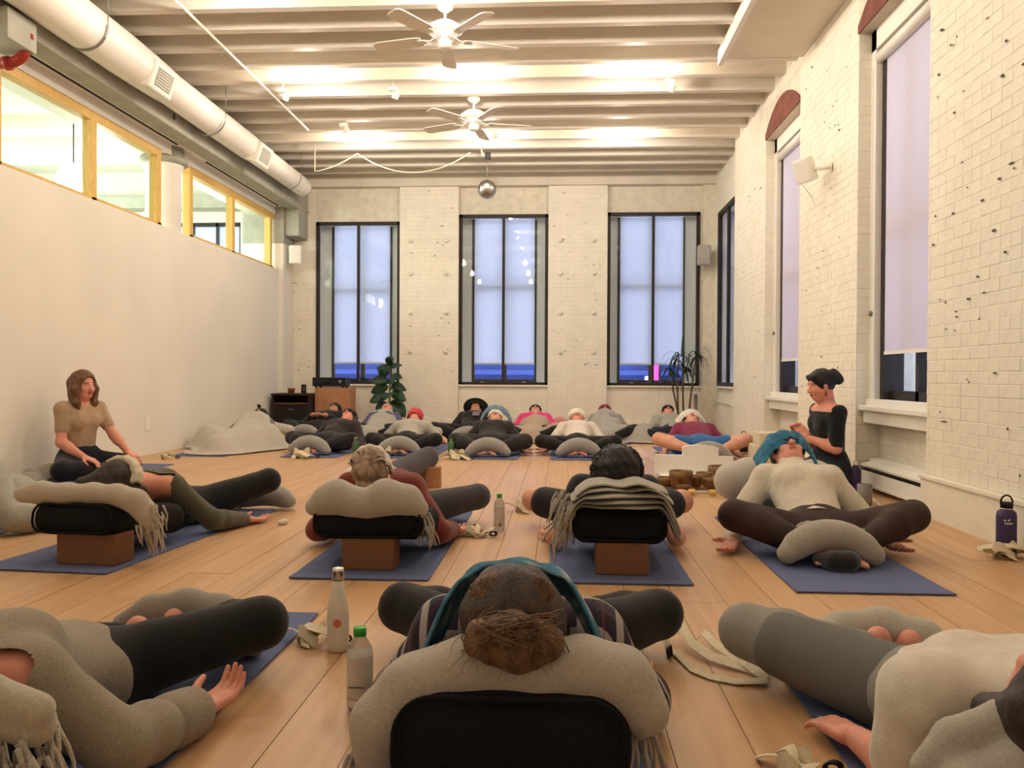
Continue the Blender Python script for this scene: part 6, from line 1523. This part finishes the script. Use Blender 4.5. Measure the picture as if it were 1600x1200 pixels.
# small white stand left of the covered sleeper's head
c = F(388, 665); t = empty('desk_lamp', (-4.42, 11.9, 0), 'small white lamp stand with black tip by the left wall', 'lamp'); MB().tube([(-4.42, 11.9, 0), (-4.42, 11.9, .36), (-4.38, 11.9, .42)], .012, 8).build('stem', M_['white'], t); MB().lathe([(.03, 0), (.02, .05), (.001, .06)], (-4.40, 11.9, .42), 12, (-.6, 0, .8)).build('lamp_head', M_['dark'], t); MB().lathe([(.08, 0), (.07, .015), (.001, .02)], (-4.42, 11.9, 0), 16).build('base', M_['white'], t)
# low cream shelf boxes on the right wall, behind the towel
MB().box((2.02, 8.6, 0), (2.38, 8.95, .20), .01).build('cream_box', M_['strap'], None, 'low cream box against the right wall behind the turquoise towel', 'box')
MB().box((2.05, 8.62, .20), (2.36, 8.92, .33), .01).build('cream_box', M_['strap'], None, 'smaller cream box stacked on the low one at the right wall', 'box')
pipe = MB().tube([(2.2, 13.55, 0), (2.2, 13.55, .62)], .03, 12).build('stand_pipe', M_['greymetal'], None, 'short dark pipe rising in the far right corner', 'pipe')

# ---- plants
def leaf(mb, base, d, L, Wd, droop=.3, cup=.15, n=6, tipw=.0, roll_=0.0, face=(0, 0, 1)):
    d = nrm(d); side = d.cross(V(face)); side = side.normalized() if side.length > .05 else V((1, 0, 0)); side = (side * cos(roll_) + d.cross(side) * sin(roll_))
    rows = []; p = V(base); dd = d
    for k in range(n + 1):
        t = k / n; w = Wd * (sin(pi * min(1, (t * .92 + .06))) ** .75 if tipw == 0 else (1 - t) ** .6) * .5; nn = side.cross(dd).normalized()
        rows.append([mb.bm.verts.new(p - side * w + nn * cup * w), mb.bm.verts.new(p), mb.bm.verts.new(p + side * w + nn * cup * w)]); dd = nrm(dd + V((0, 0, -droop / n * 1.6))); p = p + dd * L / n
    for a, b in zip(rows, rows[1:]):
        for k in (0, 1): mb.bm.faces.new((a[k], a[k + 1], b[k + 1], b[k])).smooth = True
def thick(o, t=.003):
    m = o.modifiers.new('thick', 'SOLIDIFY'); m.thickness = t; return o
fg = empty('fiddle_leaf_fig', (-2.72, 13.1, 0), 'fiddle-leaf fig with big dark green leaves under the left end window', 'plant')
MB().lathe([(.13, 0), (.17, .26), (.175, .27), (.16, .27), (.15, .05), (.001, .05)], (-2.72, 13.1, 0), 28).build('pot', M_['white'], fg); MB().lathe([(.001, .23), (.155, .235)], (-2.72, 13.1, 0), 20).build('soil', M_['hole'], fg)
MB().tube([(-2.72, 13.1, .2), (-2.73, 13.1, .6), (-2.71, 13.08, .85), (-2.74, 13.1, 1.08)], [.016, .013, .01, .006], 8).build('trunk', M_['stem'], fg)
rd = random.Random(12)
spec = [(-160, .55, .26, .2), (-20, .60, .25, .1), (170, .68, .25, .3), (10, .72, .22, .2), (-90, .62, .27, .1), (200, .80, .24, .4), (-30, .84, .20, .5), (-120, .90, .20, .7), (150, .95, .2, .8), (30, 1.0, .17, .8), (-80, 1.03, .18, 1.3), (100, 1.06, .16, 1.5), (-5, .50, .30, -.5), (-25, .46, .28, -.7), (-140, .45, .2, .0), (-70, .80, .22, .3), (60, .66, .2, .4)]
for a, z, L_, upz in spec:
    mb = MB(); d = V((cos(R(a)), sin(R(a)) * .8, upz)); leaf(mb, V((-2.73, 13.1, z)) + nrm(d) * .03, d, L_ * 1.15, L_ * .85, droop=.5, roll_=rd.uniform(-.4, .4), n=7, face=(rd.uniform(-.3, .3), -1, .6))
    thick(mb.build('leaf', M_['leaf'], fg), .004)
dc = empty('dracaena', (1.94, 13.15, 0), 'tall dracaena with drooping narrow leaves in front of the right end window', 'plant')
MB().lathe([(.14, 0), (.17, .28), (.175, .30), (.16, .30), (.15, .05), (.001, .05)], (1.94, 13.15, 0), 28).build('pot', TC, dc); MB().lathe([(.001, .26), (.16, .265)], (1.94, 13.15, 0), 20).build('soil', M_['hole'], dc)
heads = [((1.86, 13.13, .2), (1.84, 13.1, .9), (1.86, 13.1, 1.22)), ((1.95, 13.15, .2), (1.93, 13.15, .8), (1.95, 13.12, 1.05)), ((2.02, 13.17, .2), (2.08, 13.15, .8), (2.13, 13.12, 1.28)), ((1.90, 13.2, .2), (1.78, 13.15, .7), (1.74, 13.12, 1.00))]
rd = random.Random(4)
for h3 in heads:
    MB().tube(h3, [.016, .014, .010], 8).build('stem', M_['stem'], dc); top = V(h3[2])
    for k in range(24):
        a = rd.uniform(0, 2 * pi); el_ = rd.uniform(-.1, 1.2); mb = MB(); leaf(mb, top + V((0, 0, rd.uniform(-.10, .03))), V((cos(a) * cos(el_), sin(a) * cos(el_) * .7, sin(el_))), rd.uniform(.26, .42), .026, droop=rd.uniform(1.6, 2.6), tipw=1, n=8)
        thick(mb.build('leaf', M_['leaf2'], dc), .002)
for top, ln in ((V((1.90, 13.1, 1.22)), .42), (V((2.14, 13.12, 1.28)), .34)):
    mb = MB(); leaf(mb, top, V((.05 if ln > .4 else .25, 0, 1)), ln, .02, droop=.1, tipw=1, n=6); thick(mb.build('leaf', M_['leaf2'], dc), .002)
